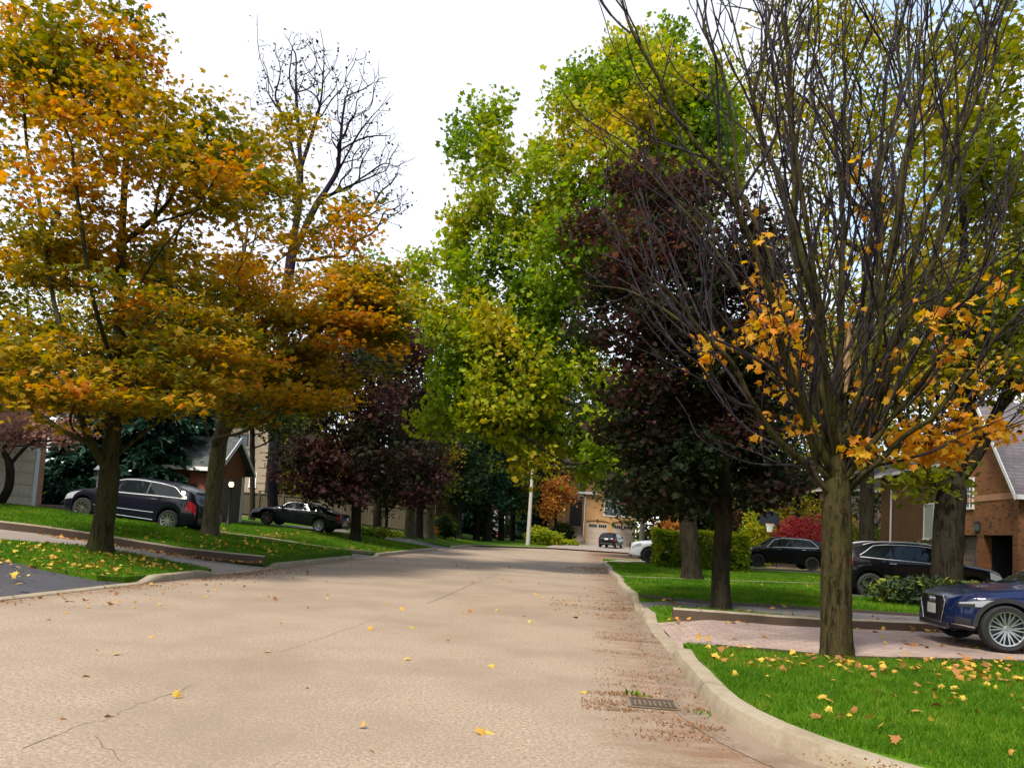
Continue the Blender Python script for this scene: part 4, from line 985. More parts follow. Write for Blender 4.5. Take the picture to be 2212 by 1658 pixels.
# --- the nearly bare maple in the right foreground
def bare_maple():
    rng = np.random.default_rng(131); X, Y = at(1805, 1419); b = Vector((X, Y, terr(X) - .06))
    t = thing('bare_maple', 'nearly bare maple with fanned limbs and a few amber leaves, on the near right lawn', 'tree', b)
    sk = Skel(b); W = lambda q: P(q[0], q[1], Y + (q[2] if len(q) > 2 else 0))
    sk.line([(b.x, b.y, b.z + .3)] + [W(q) for q in [(1806, 1300), (1808, 1200), (1808, 1100), (1810, 1000), (1812, 900, .05), (1815, 760, .1), (1820, 600, .1), (1815, 430, .1), (1800, 250, 0), (1795, 100, 0), (1800, -60, 0)]], 0, 0, .14)
    limbs = [[(1806, 1090), (1770, 1030, -.1), (1715, 985, -.2), (1640, 890, -.5), (1560, 770, -.8), (1470, 660, -1.1), (1380, 590, -1.4), (1290, 540, -1.6)],
             [(1806, 1070), (1755, 960, .3), (1700, 830, .6), (1640, 690, .9), (1560, 560, 1.2), (1450, 430, 1.5), (1340, 330, 1.7), (1230, 260, 1.8)],
             [(1808, 1050), (1745, 900, -.4), (1690, 740, -.8), (1640, 560, -1.1), (1570, 400, -1.3), (1470, 250, -1.4), (1370, 60, -1.5), (1330, -60, -1.5)],
             [(1808, 1020), (1765, 850, .5), (1735, 660, .9), (1700, 480, 1.1), (1650, 300, 1.3), (1600, 120, 1.4), (1560, -40, 1.5)],
             [(1810, 980), (1780, 800, -.6), (1760, 620, -1), (1735, 420, -1.2), (1700, 230, -1.3), (1690, 60, -1.3), (1680, -60, -1.3)],
             [(1811, 960), (1845, 780, .5), (1872, 580, .8), (1890, 400, 1), (1905, 220, 1.1), (1930, 60, 1.2), (1940, -60, 1.2)],
             [(1810, 1000), (1860, 860, -.4), (1900, 720, -.7), (1925, 540, -.9), (1945, 360, -1), (1990, 180, -1), (2050, 0, -1), (2060, -60, -1)],
             [(1808, 1040), (1880, 930, .4), (1950, 800, .8), (2000, 640, 1.1), (2035, 470, 1.3), (2070, 300, 1.5), (2110, 120, 1.6), (2140, -40, 1.6)],
             [(1808, 1060), (1880, 960, -.3), (1970, 850, -.6), (2060, 720, -.9), (2130, 560, -1.1), (2190, 380, -1.3), (2260, 180, -1.4), (2300, 20, -1.5)],
             [(1806, 1085), (1900, 985, .1), (2000, 905, 0), (2100, 800, -.2), (2190, 690, -.4), (2300, 560, -.5)],
             [(1806, 1100), (1880, 1010, .4), (1975, 950, .8), (2080, 890, 1.1), (2180, 800, 1.3)],
             [(1700, 830, .6), (1600, 760, 1.2), (1500, 720, 1.6), (1390, 640, 1.9), (1290, 610, 2.1)],
             [(1640, 890, -.5), (1560, 850, -.9), (1480, 760, -1.2), (1370, 680, -1.5)],
             [(1755, 1020, -.1), (1690, 1000, .1), (1620, 930, .3), (1550, 860, .5), (1500, 800, .6)],
             [(1975, 950, .8), (2060, 960, .9), (2140, 930, 1), (2200, 900, 1)]]
    for k in range(8):
        xe = 1420 + 900 * (k + rng.uniform(0, 1)) / 8; y0 = rng.uniform(1000, 1080); dz = rng.uniform(-1.7, 1.7); dx = xe - 1808
        limbs.append([(1808, y0)] + [(1808 + dx * (f ** .8) + rng.normal(0, 13), y0 - (y0 + 60) * f, dz * f ** .7) for f in (.15, .3, .45, .6, .75, .9, 1.0)])
    for L in limbs:
        pts = [W(q) for q in L]; st = sk.nearest(pts[0]); sk.line(pts[1:], st, .03, .22)
    # side branches sweep up and outward
    def spawn(node, d, L, lev):
        cur = node; seg = max(3, int(L / .16)); p = sk.p[node].copy(); d = d / np.linalg.norm(d)
        ids = []
        for q in range(seg):
            d = d + rng.normal(0, .10, 3) + np.array([0, 0, .045]); d /= np.linalg.norm(d); p = p + d * (L / seg); cur = sk.add(p, cur); ids.append(cur)
        if lev < 2:
            for q in ids[1::3 if lev == 0 else 4]:
                if rng.uniform() < .75: branch(q, d, L * rng.uniform(.25, .55), lev + 1)
    def branch(node, ax, L, lev):
        ax = ax / np.linalg.norm(ax); s = np.cross(ax, rng.normal(0, 1, 3)); s /= np.linalg.norm(s) + 1e-9; a = R(rng.uniform(12, 40))
        spawn(node, ax * math.cos(a) + s * math.sin(a) + np.array([0, 0, .15]), L, lev)
    n0 = len(sk.p); left = [0.0] * n0
    for i in range(n0 - 1, 0, -1): left[sk.par[i]] = max(left[sk.par[i]], left[i] + float(np.linalg.norm(sk.p[i] - sk.p[sk.par[i]])))
    for i in range(12, n0):
        if rng.uniform() < .38 and sk.pl[i] > 1.7:
            branch(i, sk.p[i] - sk.p[sk.par[i]], min(rng.uniform(.8, 3.2), max(.35, 1.0 * (left[i] + .25))), 0)
    sk.radii(.168, .0064)
    sk.mesh('trunk', M['barkr'], t, b, flare=1.22, flare_h=.5, ridge=.045, thin=('branches', M['twig_p'], .028))
    A = np.array(sk.p); vx, vy = proj_np(A); zones = [(1560, 745, 50, 40, 60), (1640, 750, 85, 100, 250), (1660, 620, 50, 45, 70), (1700, 910, 75, 25, 40), (1735, 790, 40, 60, 24), (1790, 660, 60, 30, 16), (1970, 1000, 130, 75, 560), (2060, 690, 55, 55, 70), (1930, 840, 70, 80, 60), (2080, 790, 60, 60, 44), (2110, 960, 100, 60, 260), (1900, 900, 50, 60, 26), (1870, 430, 60, 150, 34), (1650, 480, 150, 80, 16), (1890, 940, 40, 30, 20), (2130, 700, 80, 120, 30), (1900, 1060, 60, 30, 40), (2040, 870, 70, 60, 60), (1600, 680, 120, 60, 20)]
    Cn = []
    fine = np.where(sk.cnt <= 6)[0]
    for zx, zy, rx, ry, num in zones:
        dd = ((vx[fine] - zx) / rx) ** 2 + ((vy[fine] - zy) / ry) ** 2; ok = fine[dd < 1.2]
        if len(ok) == 0: continue
        hubs = rng.choice(ok, max(1, num // 5))
        for q in range(int(num * 1.0)): Cn.append(A[rng.choice(hubs)] + rng.normal(0, .085, 3) - np.array([0, 0, .06]))
    Cn = np.array(Cn); tt = rng.uniform(0, 1, len(Cn))
    leaves('leaf_cluster', Cn, .112 * rng.uniform(.55, 1.25, len(Cn)), pal(PAL['amber'], tt) * rng.uniform(.8, 1.15, (len(Cn), 1)), 'maple', M['leaf'], t, b, .5, 1.1, rng=rng)
    # strip of bare wood where the bark has split off one limb
    g = P(1826, 770, Y - .14); m = MB(); rows = []
    for k in range(9):
        f = k / 8; y = 850 - 150 * f; wv = .045 * math.sin(math.pi * (.12 + .8 * f)) ; c = P(1822 + 10 * f + 2 * math.sin(f * 7), y, Y - .05 + .1 * f)
        rows.append([c + Vector((-wv, -.045, 0)), c + Vector((-wv * .3, -.085, .01)), c + Vector((wv * .4, -.085, 0)), c + Vector((wv, -.045, 0))])
    m.grid(rows); m.build('deadwood_scar', M['deadwood'], t, smooth=60, off=b)
bare_maple()

# --- grass blades on the lawns nearest the camera, fallen leaves and litter
def in_strip(b0, b1, X, Y):
    lo = np.array([yat(b0, x) for x in X]); hi = np.array([yat(b1, x) for x in X]); return (Y > np.minimum(lo, hi)) & (Y < np.maximum(lo, hi))
def blades(name, pts, h, wd, seed, palette):
    rng = np.random.default_rng(seed); n = len(pts); a = rng.uniform(0, 6.283, n); s = np.stack([np.cos(a), np.sin(a), 0 * a], 1) * (wd * rng.uniform(.6, 1.3, n))[:, None]
    lean = rng.normal(0, .45, (n, 3)); lean[:, 2] = 1; hh = (h * rng.uniform(.45, 1.2, n))[:, None]
    V = np.stack([pts - s, pts + s, pts + lean * hh], 1).reshape(-1, 3)
    tt = .45 + rng.normal(0, .22, n) + .55 * np.array([mnoise.noise((p[0] * .7, p[1] * .7, 3.1)) for p in pts]) + .45 * np.array([mnoise.noise((p[0] * 3.1, p[1] * 3.1, 9.1)) for p in pts])
    return tag(np_mesh(name, V, [np.arange(n * 3).reshape(-1, 3)], M['blade'], None, np.repeat(pal(palette, tt), 3, 0)), kind='stuff')
GP = [(0, (.045, .115, .004)), (.5, (.08, .195, .006)), (.8, (.13, .235, .010)), (1, (.22, .23, .03))]
rng = np.random.default_rng(140)
near_in = lambda X, Y: Y > np.array([near_y(x) if x > XR + KW + .01 else 7.4 for x in X]) + .03
n = 150000; X = rng.uniform(XR + KW + .02, 8.5, n); Y = rng.uniform(4.5, 10.6, n); ok = (Y < np.array([yat(A1, x) for x in X]) - .06) & near_in(X, Y); X, Y = X[ok], Y[ok]
blades('grass', np.stack([X, Y, terr_np(X)], 1), .055, .0042, 141, GP)
n = 240000; X = rng.uniform(XR + KW + .05, 16, n); Y = rng.uniform(12.5, 42, n)
lo = np.array([[yat(b, x) for b in (A2, A3, A4, A5)] for x in X]); ok = ((Y > lo[:, 0] + .2) & (Y < lo[:, 1] - .05)) | ((Y > lo[:, 2] + .8) & (Y < lo[:, 3] - .35)) | ((Y > lo[:, 3] + .32) & (Y < 38.6))
ok &= ~((Y > 22.1) & (Y < 25.2) & (X > 7.4)); X, Y = X[ok], Y[ok]
blades('grass', np.stack([X, Y, terr_np(X)], 1), .07, .012, 142, GP)
n = 330000; X = rng.uniform(-22, XL - KW - .02, n); Y = rng.uniform(9, 44, n)
lo = np.array([[yat(b, x) for b in (B1, B2, B3, B4, B5, B6)] for x in X]); i2 = (Y > lo[:, 2] + .2) & (Y < lo[:, 3] - .1); ok = ((Y > lo[:, 0] + .02) & (Y < lo[:, 1] - .02)) | i2 | ((Y > lo[:, 4] + .2) & (Y < lo[:, 5] - .1))
z = terr_np(X) + np.where(i2, .16, 0); X, Y, z = X[ok], Y[ok], z[ok]
blades('grass', np.stack([X, Y, z], 1), .065, .011, 143, GP)
# fallen leaves
Cn, sz, tt = [], [], []
def scatter(n, x0, x1, y0, y1, s, z, t0=0, t1=1, clump=0, cond=None, sx=.22, sy=.22, fr=.6):
    if clump: hx, hy = rng.uniform(x0, x1, clump), rng.uniform(y0, y1, clump)
    k = 0; tries = 0
    while k < n and tries < n * 40:
        tries += 1
        if clump and rng.uniform() < fr:
            i = rng.integers(clump); x, y = hx[i] + rng.normal(0, sx), hy[i] + rng.normal(0, sy)
        else: x, y = rng.uniform(x0, x1), rng.uniform(y0, y1)
        if not (x0 <= x <= x1 and y0 <= y <= y1) or (cond and not cond(x, y)): continue
        Cn.append((x, y, terr(x) + z)); sz.append(s * rng.uniform(.55, 1.2)); tt.append(rng.uniform(t0, t1)); k += 1
scatter(300, 1.6, 7.5, 5, 10.4, .085, .045, 0, 1, 34, lambda x, y: y < yat(A1, x) and (x < 1.5 or y > near_y(x) + .1))
scatter(110, 1.6, 5.5, 8.6, 10.0, .10, .05, .2, 1, 12, lambda x, y: y < yat(A1, x) and y > near_y(x) + .1)
scatter(80, 1.6, 8, 10.3, 13.4, .10, .03, .3, 1, 6)
scatter(110, 1.9, 8, 13.3, 13.6, .11, .05, .4, 1, 0)
scatter(120, 1.9, 9, 13.6, 17.2, .11, .04, .3, 1, 0)
scatter(60, 1.9, 12, 17.5, 36, .12, .05, .2, .8)
scatter(420, -13, -8.7, 11, 17, .10, .045, .1, .9, 30, lambda x, y: yat(B1, x) - .5 < y < yat(B2, x))
scatter(30, -11, -8.7, 10.5, 15, .13, .03, 0, .4, 0)
scatter(130, -13, -8.7, 14, 29, .12, .23, 0, .6, 0, lambda x, y: yat(B3, x) + .2 < y < yat(B4, x) - .1)
scatter(300, -14, -8.6, 26, 44, .15, .04, .5, 1, 20, lambda x, y: yat(B5, x) < y < yat(B6, x))
scatter(200, -13, -8.7, 15, 24, .10, .03, .4, 1, 0, lambda x, y: yat(B3, x) - .45 < y < yat(B3, x) - .02)
scatter(26, -8, .8, 4, 14, .08, .02, .0, .6)
scatter(60, -8, 1, 12, 30, .10, .02, .2, 1)
scatter(60, -8.3, -6.6, 10, 20, .09, .02, .4, 1)
scatter(8, -3.6, -.5, 3.4, 6.2, .09, .015, .2, 1)
Cn = np.array(Cn); sz = np.array(sz)
FL = [(0, (.55, .42, .06)), (.35, (.55, .33, .05)), (.65, (.42, .20, .05)), (1, (.24, .10, .04))]
tag(leaves('fallen_leaves', Cn, sz, pal(FL, np.array(tt)), 'maple', M['litter'], None, (0, 0, 0), 1.6, 0, rng=rng), kind='stuff')
# crumbled brown litter in both gutters
Cn, sz, tt = [], [], []
ST = dict(sx=.26, sy=.05, fr=.88)
scatter(1700, .25, XR, 5.6, 12, .022, .012, .7, 1, 26, lambda x, y: rng.uniform() < (x + .1) ** 1.2, **ST)
scatter(1200, .9, XR, 6, 36, .03, .012, .6, 1, 60, None, .1, .5, .8)
scatter(700, .2, XR, 12, 34, .04, .012, .6, 1, 16, lambda x, y: rng.uniform() < (x + .1) ** 2, .3, .12, .9)
scatter(1100, .1, 1.2, 6.55, 7.4, .02, .012, .7, 1, 12, None, .2, .05, .9)
scatter(260, -.6, 1.2, 14, 18, .05, .012, .5, 1, 6, None, .4, .12, .9); scatter(260, -.5, 1.2, 29, 35, .07, .012, .5, 1, 8, None, .5, .25, .9)
scatter(900, XL + .02, -6.8, 10, 22, .045, .012, .5, 1, 26, lambda x, y: rng.uniform() < ((-6.6 - x) / 1.8) ** 2, .2, .4, .8)
scatter(600, 1.3, 6, 4.3, 5.2, .025, .012, .6, 1, 14, lambda x, y: x > 1.5 and y < near_y(min(x, 20)) - .2)
Cn = np.array(Cn); sz = np.array(sz)
tag(leaves('leaf_litter', Cn, sz, pal(FL, np.array(tt) + .1) * .75, 'kite', M['litter'], None, (0, 0, 0), 1.6, 0, rng=rng), kind='stuff')
# weed tufts by the drain and kerb
def tuft(label, x, y, n, h):
    r = np.random.default_rng(int(x * 7)); t = thing('weed_tuft', label, 'weed', (x, y, 0.004), group='weeds in the gutter')
    p = np.stack([r.normal(0, .05, n), r.normal(0, .04, n), 0 * r.normal(0, 1, n)], 1); a = r.uniform(0, 6.28, n); d = np.stack([np.cos(a) * .5, np.sin(a) * .5, np.full(n, 1.0)], 1)
    leaves('foliage', p, h * r.uniform(.5, 1.2, n), pal(GP, r.uniform(0, .8, n)), 'needle', M['blade'], t, (0, 0, 0), .2, -.3, d, r)
tuft('small green weed tuft growing beside the storm drain', .62, 7.3, 26, .06); tuft('weed tuft at the kerb foot right of the storm drain', 1.16, 6.75, 16, .045)
# ------------------------------------------------------------------ cars: front towards local +X, wheels on z = 0
def interp(tab, x):
    """smooth (monotone-ish) interpolation"""
    xs = [a for a, b in tab]; ys = [b for a, b in tab]
    if x <= xs[0]: return ys[0]
    if x >= xs[-1]: return ys[-1]
    k = max(i for i in range(len(xs)) if xs[i] <= x); k = min(k, len(xs) - 2)
    h = xs[k + 1] - xs[k]; t = (x - xs[k]) / h
    def sl(i):
        if i <= 0 or i >= len(xs) - 1: return 0 if i < 0 else (ys[min(i + 1, len(xs) - 1)] - ys[max(i - 1, 0)]) / (xs[min(i + 1, len(xs) - 1)] - xs[max(i - 1, 0)])
        a = (ys[i] - ys[i - 1]) / (xs[i] - xs[i - 1]); b = (ys[i + 1] - ys[i]) / (xs[i + 1] - xs[i])
        return 0 if a * b <= 0 else 2 * a * b / (a + b)
    m0, m1 = sl(k) * h, sl(k + 1) * h
    return ys[k] * (2 * t ** 3 - 3 * t * t + 1) + m0 * (t ** 3 - 2 * t * t + t) + ys[k + 1] * (-2 * t ** 3 + 3 * t * t) + m1 * (t ** 3 - t * t)

class Car:
    def __init__(s, name, label, loc, rz, L, W, wb, fo, wr, top, belt, paint, side_win, ws, rw, plan=None, rim='ten', trim=None, tilt=0.0, sill=.24, group=None, roofrail=False, rimmat='alloy', clad=False, glassmat='glass', detail=1, tread=.22, rim_f=.70):
        s.L, s.W, s.wr = L, W, wr; s.top, s.belt = top, belt
        s.xf, s.xr = fo, fo + wb      # distances from the nose
        s.plan = plan or [(0, .70), (.015, .80), (.04, .89), (.10, .965), (.25, 1), (.8, 1), (.93, .95), (.98, .88), (1, .80)]
        s.sill = sill; s.arch = wr * 1.13
        s.t = thing(name, label, 'car', loc, rz, group); s.t.rotation_euler = (0, tilt, rz)
        body = s.body(paint)
        s.windows(side_win, ws, rw, glassmat)
        if trim: s.trims(side_win, trim)
        s.doors(side_win, paint)
        for x in (s.xf, s.xr):
            for sd in (-1, 1): s.wheel(x, sd, rim, rimmat, tread, rim_f)
        s.clad = clad
        if clad: s.cladding()
        if roofrail:
            for sd in (-1, 1):
                m = MB(); pts = [s.S(f, 9.2, sd) + Vector((0, 0, .03)) for f in np.linspace(side_win[0][0] + .06, side_win[-1][1] - .02, 10)]; pts[0].z -= .03; pts[-1].z -= .03
                m.tube(pts, .014, 6); m.build('roof_rail', M['satin' if roofrail == 'chrome' else 'plastic'], s.t, smooth=60)
    def X(s, f): return s.L / 2 - f * s.L          # nose at +L/2
    def bottom(s, d):
        """height of the lower edge at distance d from the nose"""
        z = s.sill + .06 * max(0, 1 - d / .35) + .10 * max(0, 1 - (s.L - d) / .5)
        for c in (s.xf, s.xr):
            if abs(d - c) < s.arch: z = max(z, s.wr + math.sqrt(s.arch ** 2 - (d - c) ** 2))
        return z
    def ring(s, f):
        d = f * s.L; w = s.W / 2 * interp(s.plan, f); zt = interp(s.top, f); zs = min(interp(s.belt, f), zt - .01); zb = min(s.bottom(d), zs - .04)
        h = max(.01, zt - zs); k = min(1, h / .5); wr = w * (.93 - .20 * k)
        lo = .8 if zb < .45 else zb + (zs - zb) * .45
        e = min(.10, h * .45)
        return [(0, zb), (w * .86, zb), (w * .975, zb + min(.05, (zs - zb) * .2)), (w, zb + (zs - zb) * .28), (w * 1.0, zb + (zs - zb) * .58), (w * .985, zs - (zs - zb) * .14), (w * .955, zs),
                (w * .945, zs + min(.02, h * .15)), (wr + (w * .945 - wr) * .08, zt - e), (wr * .94, zt - e * .38), (wr * .72, zt - .012 * (1 + k)), (wr * .36, zt), (0, zt + .006)]
    def S(s, f, t, sd=1, off=0.0):
        """point on the body skin: f along the car from the nose, t ring index"""
        r = s.ring(f); i = min(int(t), len(r) - 2); u = t - i; y = r[i][0] + (r[i + 1][0] - r[i][0]) * u; z = r[i][1] + (r[i + 1][1] - r[i][1]) * u
        p = Vector((s.X(f), sd * y, z))
        if off:
            dy, dz = r[i + 1][0] - r[i][0], r[i + 1][1] - r[i][1]; n = Vector((0, sd * dz, -dy))
            if n.length > 1e-6: n.normalize(); 
            a = .004; q0 = s.S(max(0, f - a), t, sd); q1 = s.S(min(1, f + a), t, sd); tg = (q1 - q0).normalized(); rt = Vector((0, sd * dy, dz)).normalized() if (dy or dz) else Vector((0, 0, 1)); nn = tg.cross(rt)
            if nn.dot(n) < 0: nn = -nn
            p = p + (nn.normalized() if nn.length > 1e-6 else n) * off
        return p
    def stations(s):
        fs = set(np.linspace(0, 1, 61).tolist() + [.006, .012, .025, .04, .975, .988, .995])
        for c in (s.xf, s.xr):
            for k in range(25): fs.add((c - s.arch * math.cos(math.pi * k / 24)) / s.L)
            fs.add((c - s.arch - .004) / s.L); fs.add((c + s.arch + .004) / s.L)
        return sorted(f for f in fs if 0 <= f <= 1)
    def body(s, paint):
        m = MB(); rows = []
        for f in s.stations():
            r = s.ring(f); rows.append([(s.X(f), y, z) for y, z in r] + [(s.X(f), -y, z) for y, z in reversed(r[:-1])])
        m.grid(rows); m.face(rows[0]); m.face(rows[-1][::-1])
        return m.build('body', M[paint], s.t, smooth=38, merge=True)
    def patch(s, name, f0, f1, t0, t1, sd, mat, off=.004, nf=14, nt=6, parent=None, skew=(0, 0), th=None):
        """a panel lying on the skin; skew shifts the f range with t"""
        rows = []
        for i in range(nf + 1):
            u = i / nf; row = []
            for j in range(nt + 1):
                v = j / nt; f = f0 + (f1 - f0) * u + (skew[0] * (1 - u) + skew[1] * u) * v; row.append(s.S(min(1, max(0, f)), t0 + (t1 - t0) * v, sd, off))
            rows.append(row if sd > 0 else row[::-1])
        m = MB(); m.grid(rows); return m.build(name, M[mat], parent or s.t, smooth=50)
    def Tz(s, f, z):
        r = s.ring(f)
        for i in range(1, 8):
            if r[i][1] <= z <= r[i + 1][1] or i == 7: return i + min(1, max(0, (z - r[i][1]) / max(1e-6, r[i + 1][1] - r[i][1])))
        return 4
    def patchz(s, name, f0, f1, za, zb, sd, mat, off=.008, nf=12, nt=5, parent=None, lean=0.0):
        """a panel on the skin between two heights at f0 (za) and at f1 (zb)"""
        rows = []
        for i in range(nf + 1):
            u = i / nf; row = []
            for j in range(nt + 1):
                v = j / nt; f = f0 + (f1 - f0) * u + lean * v * u; z0 = za[0] + (zb[0] - za[0]) * u; z1 = za[1] + (zb[1] - za[1]) * u; row.append(s.S(f, s.Tz(f, z0 + (z1 - z0) * v), sd, off))
            rows.append(row if sd > 0 else row[::-1])
        m = MB(); m.grid(rows); return m.build(name, M[mat], parent or s.t, smooth=50)
    def windows(s, sw, ws, rw, gm):
        for sd in (-1, 1):
            for f0, f1 in sw: s.patch('window', f0, f1, 7.12, 7.93, sd, gm, .005, 24, 7)
        for nm, (f0, f1, ta) in (('windscreen', ws), ('rear_window', rw)):
            rows = []
            for i in range(13):
                f = f0 + (f1 - f0) * i / 12
                rows.append([s.S(f, ta + (11.98 - ta) * j / 8, 1, .005) for j in range(9)] + [s.S(f, ta + (11.98 - ta) * j / 8, -1, .005) for j in reversed(range(9))])
            m = MB(); m.grid(rows); m.build(nm, M[gm], s.t, smooth=50)
    def trims(s, sw, mat):
        for sd in (-1, 1):
            f0, f1 = sw[0][0] - .012, sw[-1][1] + .012
            m = MB(); m.tube([s.S(f, 6.9, sd, .008) for f in np.linspace(f0, f1, 18)], .0135, 6); m.build('belt_trim', M[mat], s.t, smooth=60)
            m = MB(); m.tube([s.S(f, 7.2 + .8 * min(1, max(0, q)), sd, .008) for f, q in [(f0 + (f1 - f0) * u, min(u / .14, (1 - u) / .14)) for u in np.linspace(0, 1, 34)]], .0125, 6); m.build('window_trim', M[mat], s.t, smooth=60)
    def doors(s, sw, paint):
        for sd in (-1, 1):
            a = max(sw[0][0] + .01, (s.xf + s.arch + .07) / s.L); mid = (sw[0][1] + sw[1][0]) / 2 if len(sw) > 1 else .55; e = min(.72, (s.xr - .02) / s.L)
            for i, (f0, f1) in enumerate(((a, mid - .0015), (mid + .0015, e))):
                if i == 1: f1 = min(f1, (s.xr - s.arch - .02) / s.L + .04) if f1 * s.L > s.xr - s.arch else f1
                d = s.patch('door', f0, f1, 2.5, 6.7, sd, paint, .004, 12, 8)
                h = s.S(f1 - .035, 5.15, sd, .03); m = MB(); m.box((h.x, h.y, h.z), (.20, .022, .028)); m.build('handle', M['chrome'], d, bevel=.008)
            p = s.S(sw[0][0] + .035, 6.9, sd, .02); m = MB(); c = Vector((p.x + .02, p.y + sd * .11, p.z + .07)); m.box(c, (.12, .20, .14), mi=0)
            o = m.build('mirror', M[paint], s.t, bevel=.035, smooth=60); m = MB(); m.tube([p, c - Vector((0, sd * .07, .05))], .02, 6); m.build('arm', M['plastic'], o)
    def wheel(s, d, sd, style, mat, tr, rf):
        r = s.wr; y = s.W / 2 - tr / 2 - .012; x = s.L / 2 - d; we = empty('wheel', (x, sd * y, r), 0, s.t)
        m = MB(); prof = [(r * rf * .98, -tr * .45), (r * .90, -tr * .5), (r * .985, -tr * .40), (r, -tr * .2), (r, tr * .2), (r * .985, tr * .40), (r * .90, tr * .5), (r * rf * .98, tr * .45)]
        m.lathe(prof, axis='y', n=36); m.build('tyre', M['tyre'], we, smooth=40)
        q = r * rf; yo = sd * tr * .5; m = MB()
        m.lathe([(q * 1.0, yo * .86), (q * 1.0, yo * .99), (q * .93, yo * .97), (q * .90, yo * .6)][::1 if sd > 0 else 1], axis='y', n=36)
        ns = dict(ten=10, eight=8, five=5, mesh=10, seven=7)[style]
        for k in range(ns):
            a = 2 * math.pi * k / ns
            for da in ((-.13, .13) if style == 'mesh' else (-.085, .085) if style == 'ten' else (0,)):
                w0, w1 = dict(ten=(.05, .035), mesh=(.05, .032), five=(.10, .17), eight=(.07, .08), seven=(.07, .1))[style]
                p0 = Vector((math.cos(a) * q * .14, yo * .80, math.sin(a) * q * .14)); p1 = Vector((math.cos(a + da) * q * .93, yo * .90, math.sin(a + da) * q * .93)); tdir = (p1 - p0).normalized(); nrm = Vector((0, 1, 0)); sd_ = tdir.cross(nrm).normalized()
                a0, a1 = p0 + sd_ * w0 * q, p0 - sd_ * w0 * q; b0, b1 = p1 + sd_ * w1 * q, p1 - sd_ * w1 * q; dn = Vector((0, -sd * .03, 0))
                m.face([a0, a1, b1, b0] if sd < 0 else [b0, b1, a1, a0]); m.face([a0, b0, b0 + dn, a0 + dn]); m.face([a1, a1 + dn, b1 + dn, b1])
        m.lathe([(0.001, yo * .86), (q * .15, yo * .86), (q * .19, yo * .76)], axis='y', n=16)
        m.build('rim', M[mat], we, smooth=30)
        m = MB(); m.lathe([(.001, yo * .45), (q * .92, yo * .45)], axis='y', n=24); m.build('brake_disc', M['alloy_d'], we)
        # dark wheel well behind the wheel
        m = MB(); ww = s.arch * .995; pts = [(x - ww * math.cos(math.pi * k / 18), r + ww * math.sin(math.pi * k / 18)) for k in range(19)]
        yi = sd * (s.W / 2 - .36); m.face([(a, yi, b) for a, b in ([(x - ww, .2)] + pts + [(x + ww, .2)])]); m.build('wheel_well', M['dark'], s.t)
    def cladding(s):
        for c in (s.xf, s.xr):
            for sd in (-1, 1):
                rows = []
                for k in range(25):
                    a = math.pi * k / 24; row = []
                    for rr, o in ((s.arch - .005, -.02), (s.arch - .005, .012), (s.arch + .055, .012), (s.arch + .06, -.005)):
                        d = c - rr * math.cos(a); z = s.wr + rr * math.sin(a) if True else 0
                        z = max(z, s.sill - .01); f = min(1, max(0, d / s.L)); w = s.W / 2 * interp(s.plan, f); row.append(Vector((s.X(f), sd * (w + o), z)))
                    rows.append(row if sd < 0 else row[::-1])
                m = MB(); m.grid(rows); m.build('arch_cladding', M['plastic'], s.t, smooth=50)
        for sd in (-1, 1):
            a, b = (s.xf + s.arch + .03) / s.L, (s.xr - s.arch - .03) / s.L; s.patch('sill_cladding', a, b, 1.6, 2.7, sd, 'plastic', .012, 10, 4)
    def lights(s, fr, re, t_f=(4.7, 6.2), t_r=(4.6, 6.4), skf=(0, 0), skr=(0, 0)):
        for sd in (-1, 1):
            s.patch('headlight', fr[0], fr[1], *t_f, sd, 'lamp_w', .006, 8, 4, skew=skf); s.patch('taillight', re[0], re[1], *t_r, sd, 'lamp_r', .006, 8, 4, skew=skr)
    def nose(s, grille=(.9, .42, .62), plate=True, rear_plate=True, zg=None, mat='plastic', lower=True):
        gw, z0, z1 = grille; x = s.L / 2
        m = MB(); m.box((x + .004, 0, (z0 + z1) / 2), (.03, gw, z1 - z0)); o = m.build('grille', M[mat], s.t, bevel=.01)
        m = MB()
        for k in range(4): m.box((x + .022, 0, z0 + (z1 - z0) * (k + .5) / 4), (.012, gw * .94, .014))
        m.build('grille_bar', M['chrome'], o)
        if lower: m = MB(); m.box((x - .03, 0, .31), (.07, s.W * .70, .14)); m.build('lower_bumper', M['plastic'], s.t, bevel=.02)
        if rear_plate: m = MB(); m.box((-x - .006, 0, .84 if zg is None else zg), (.014, .34, .15)); m.build('number_plate', M['plate'], s.t)
        m = MB(); m.box((-x + .03, 0, .40), (.08, s.W * .74, .14)); m.build('rear_bumper', M['plastic'], s.t, bevel=.02)

WAGON_TOP = [(0, .66), (.012, .78), (.05, .90), (.12, 1.00), (.215, 1.075), (.30, 1.30), (.385, 1.54), (.46, 1.625), (.56, 1.66), (.68, 1.645), (.80, 1.575), (.90, 1.45), (.935, 1.36), (.965, 1.12), (.985, 1.02), (1, .80)]
WAGON_BELT = [(0, .58), (.03, .74), (.12, .90), (.22, 1.0), (.5, 1.055), (.9, 1.12), (.965, 1.02), (1, .68)]
SEDAN_TOP = [(0, .60), (.012, .70), (.05, .80), (.14, .90), (.24, .98), (.32, 1.18), (.41, 1.41), (.48, 1.475), (.56, 1.49), (.64, 1.46), (.74, 1.33), (.83, 1.15), (.88, 1.10), (.955, 1.08), (.975, 1.04), (.99, .9), (1, .70)]
SEDAN_BELT = [(0, .52), (.03, .66), (.14, .83), (.25, .92), (.5, .965), (.8, 1.04), (.95, 1.0), (1, .6)]
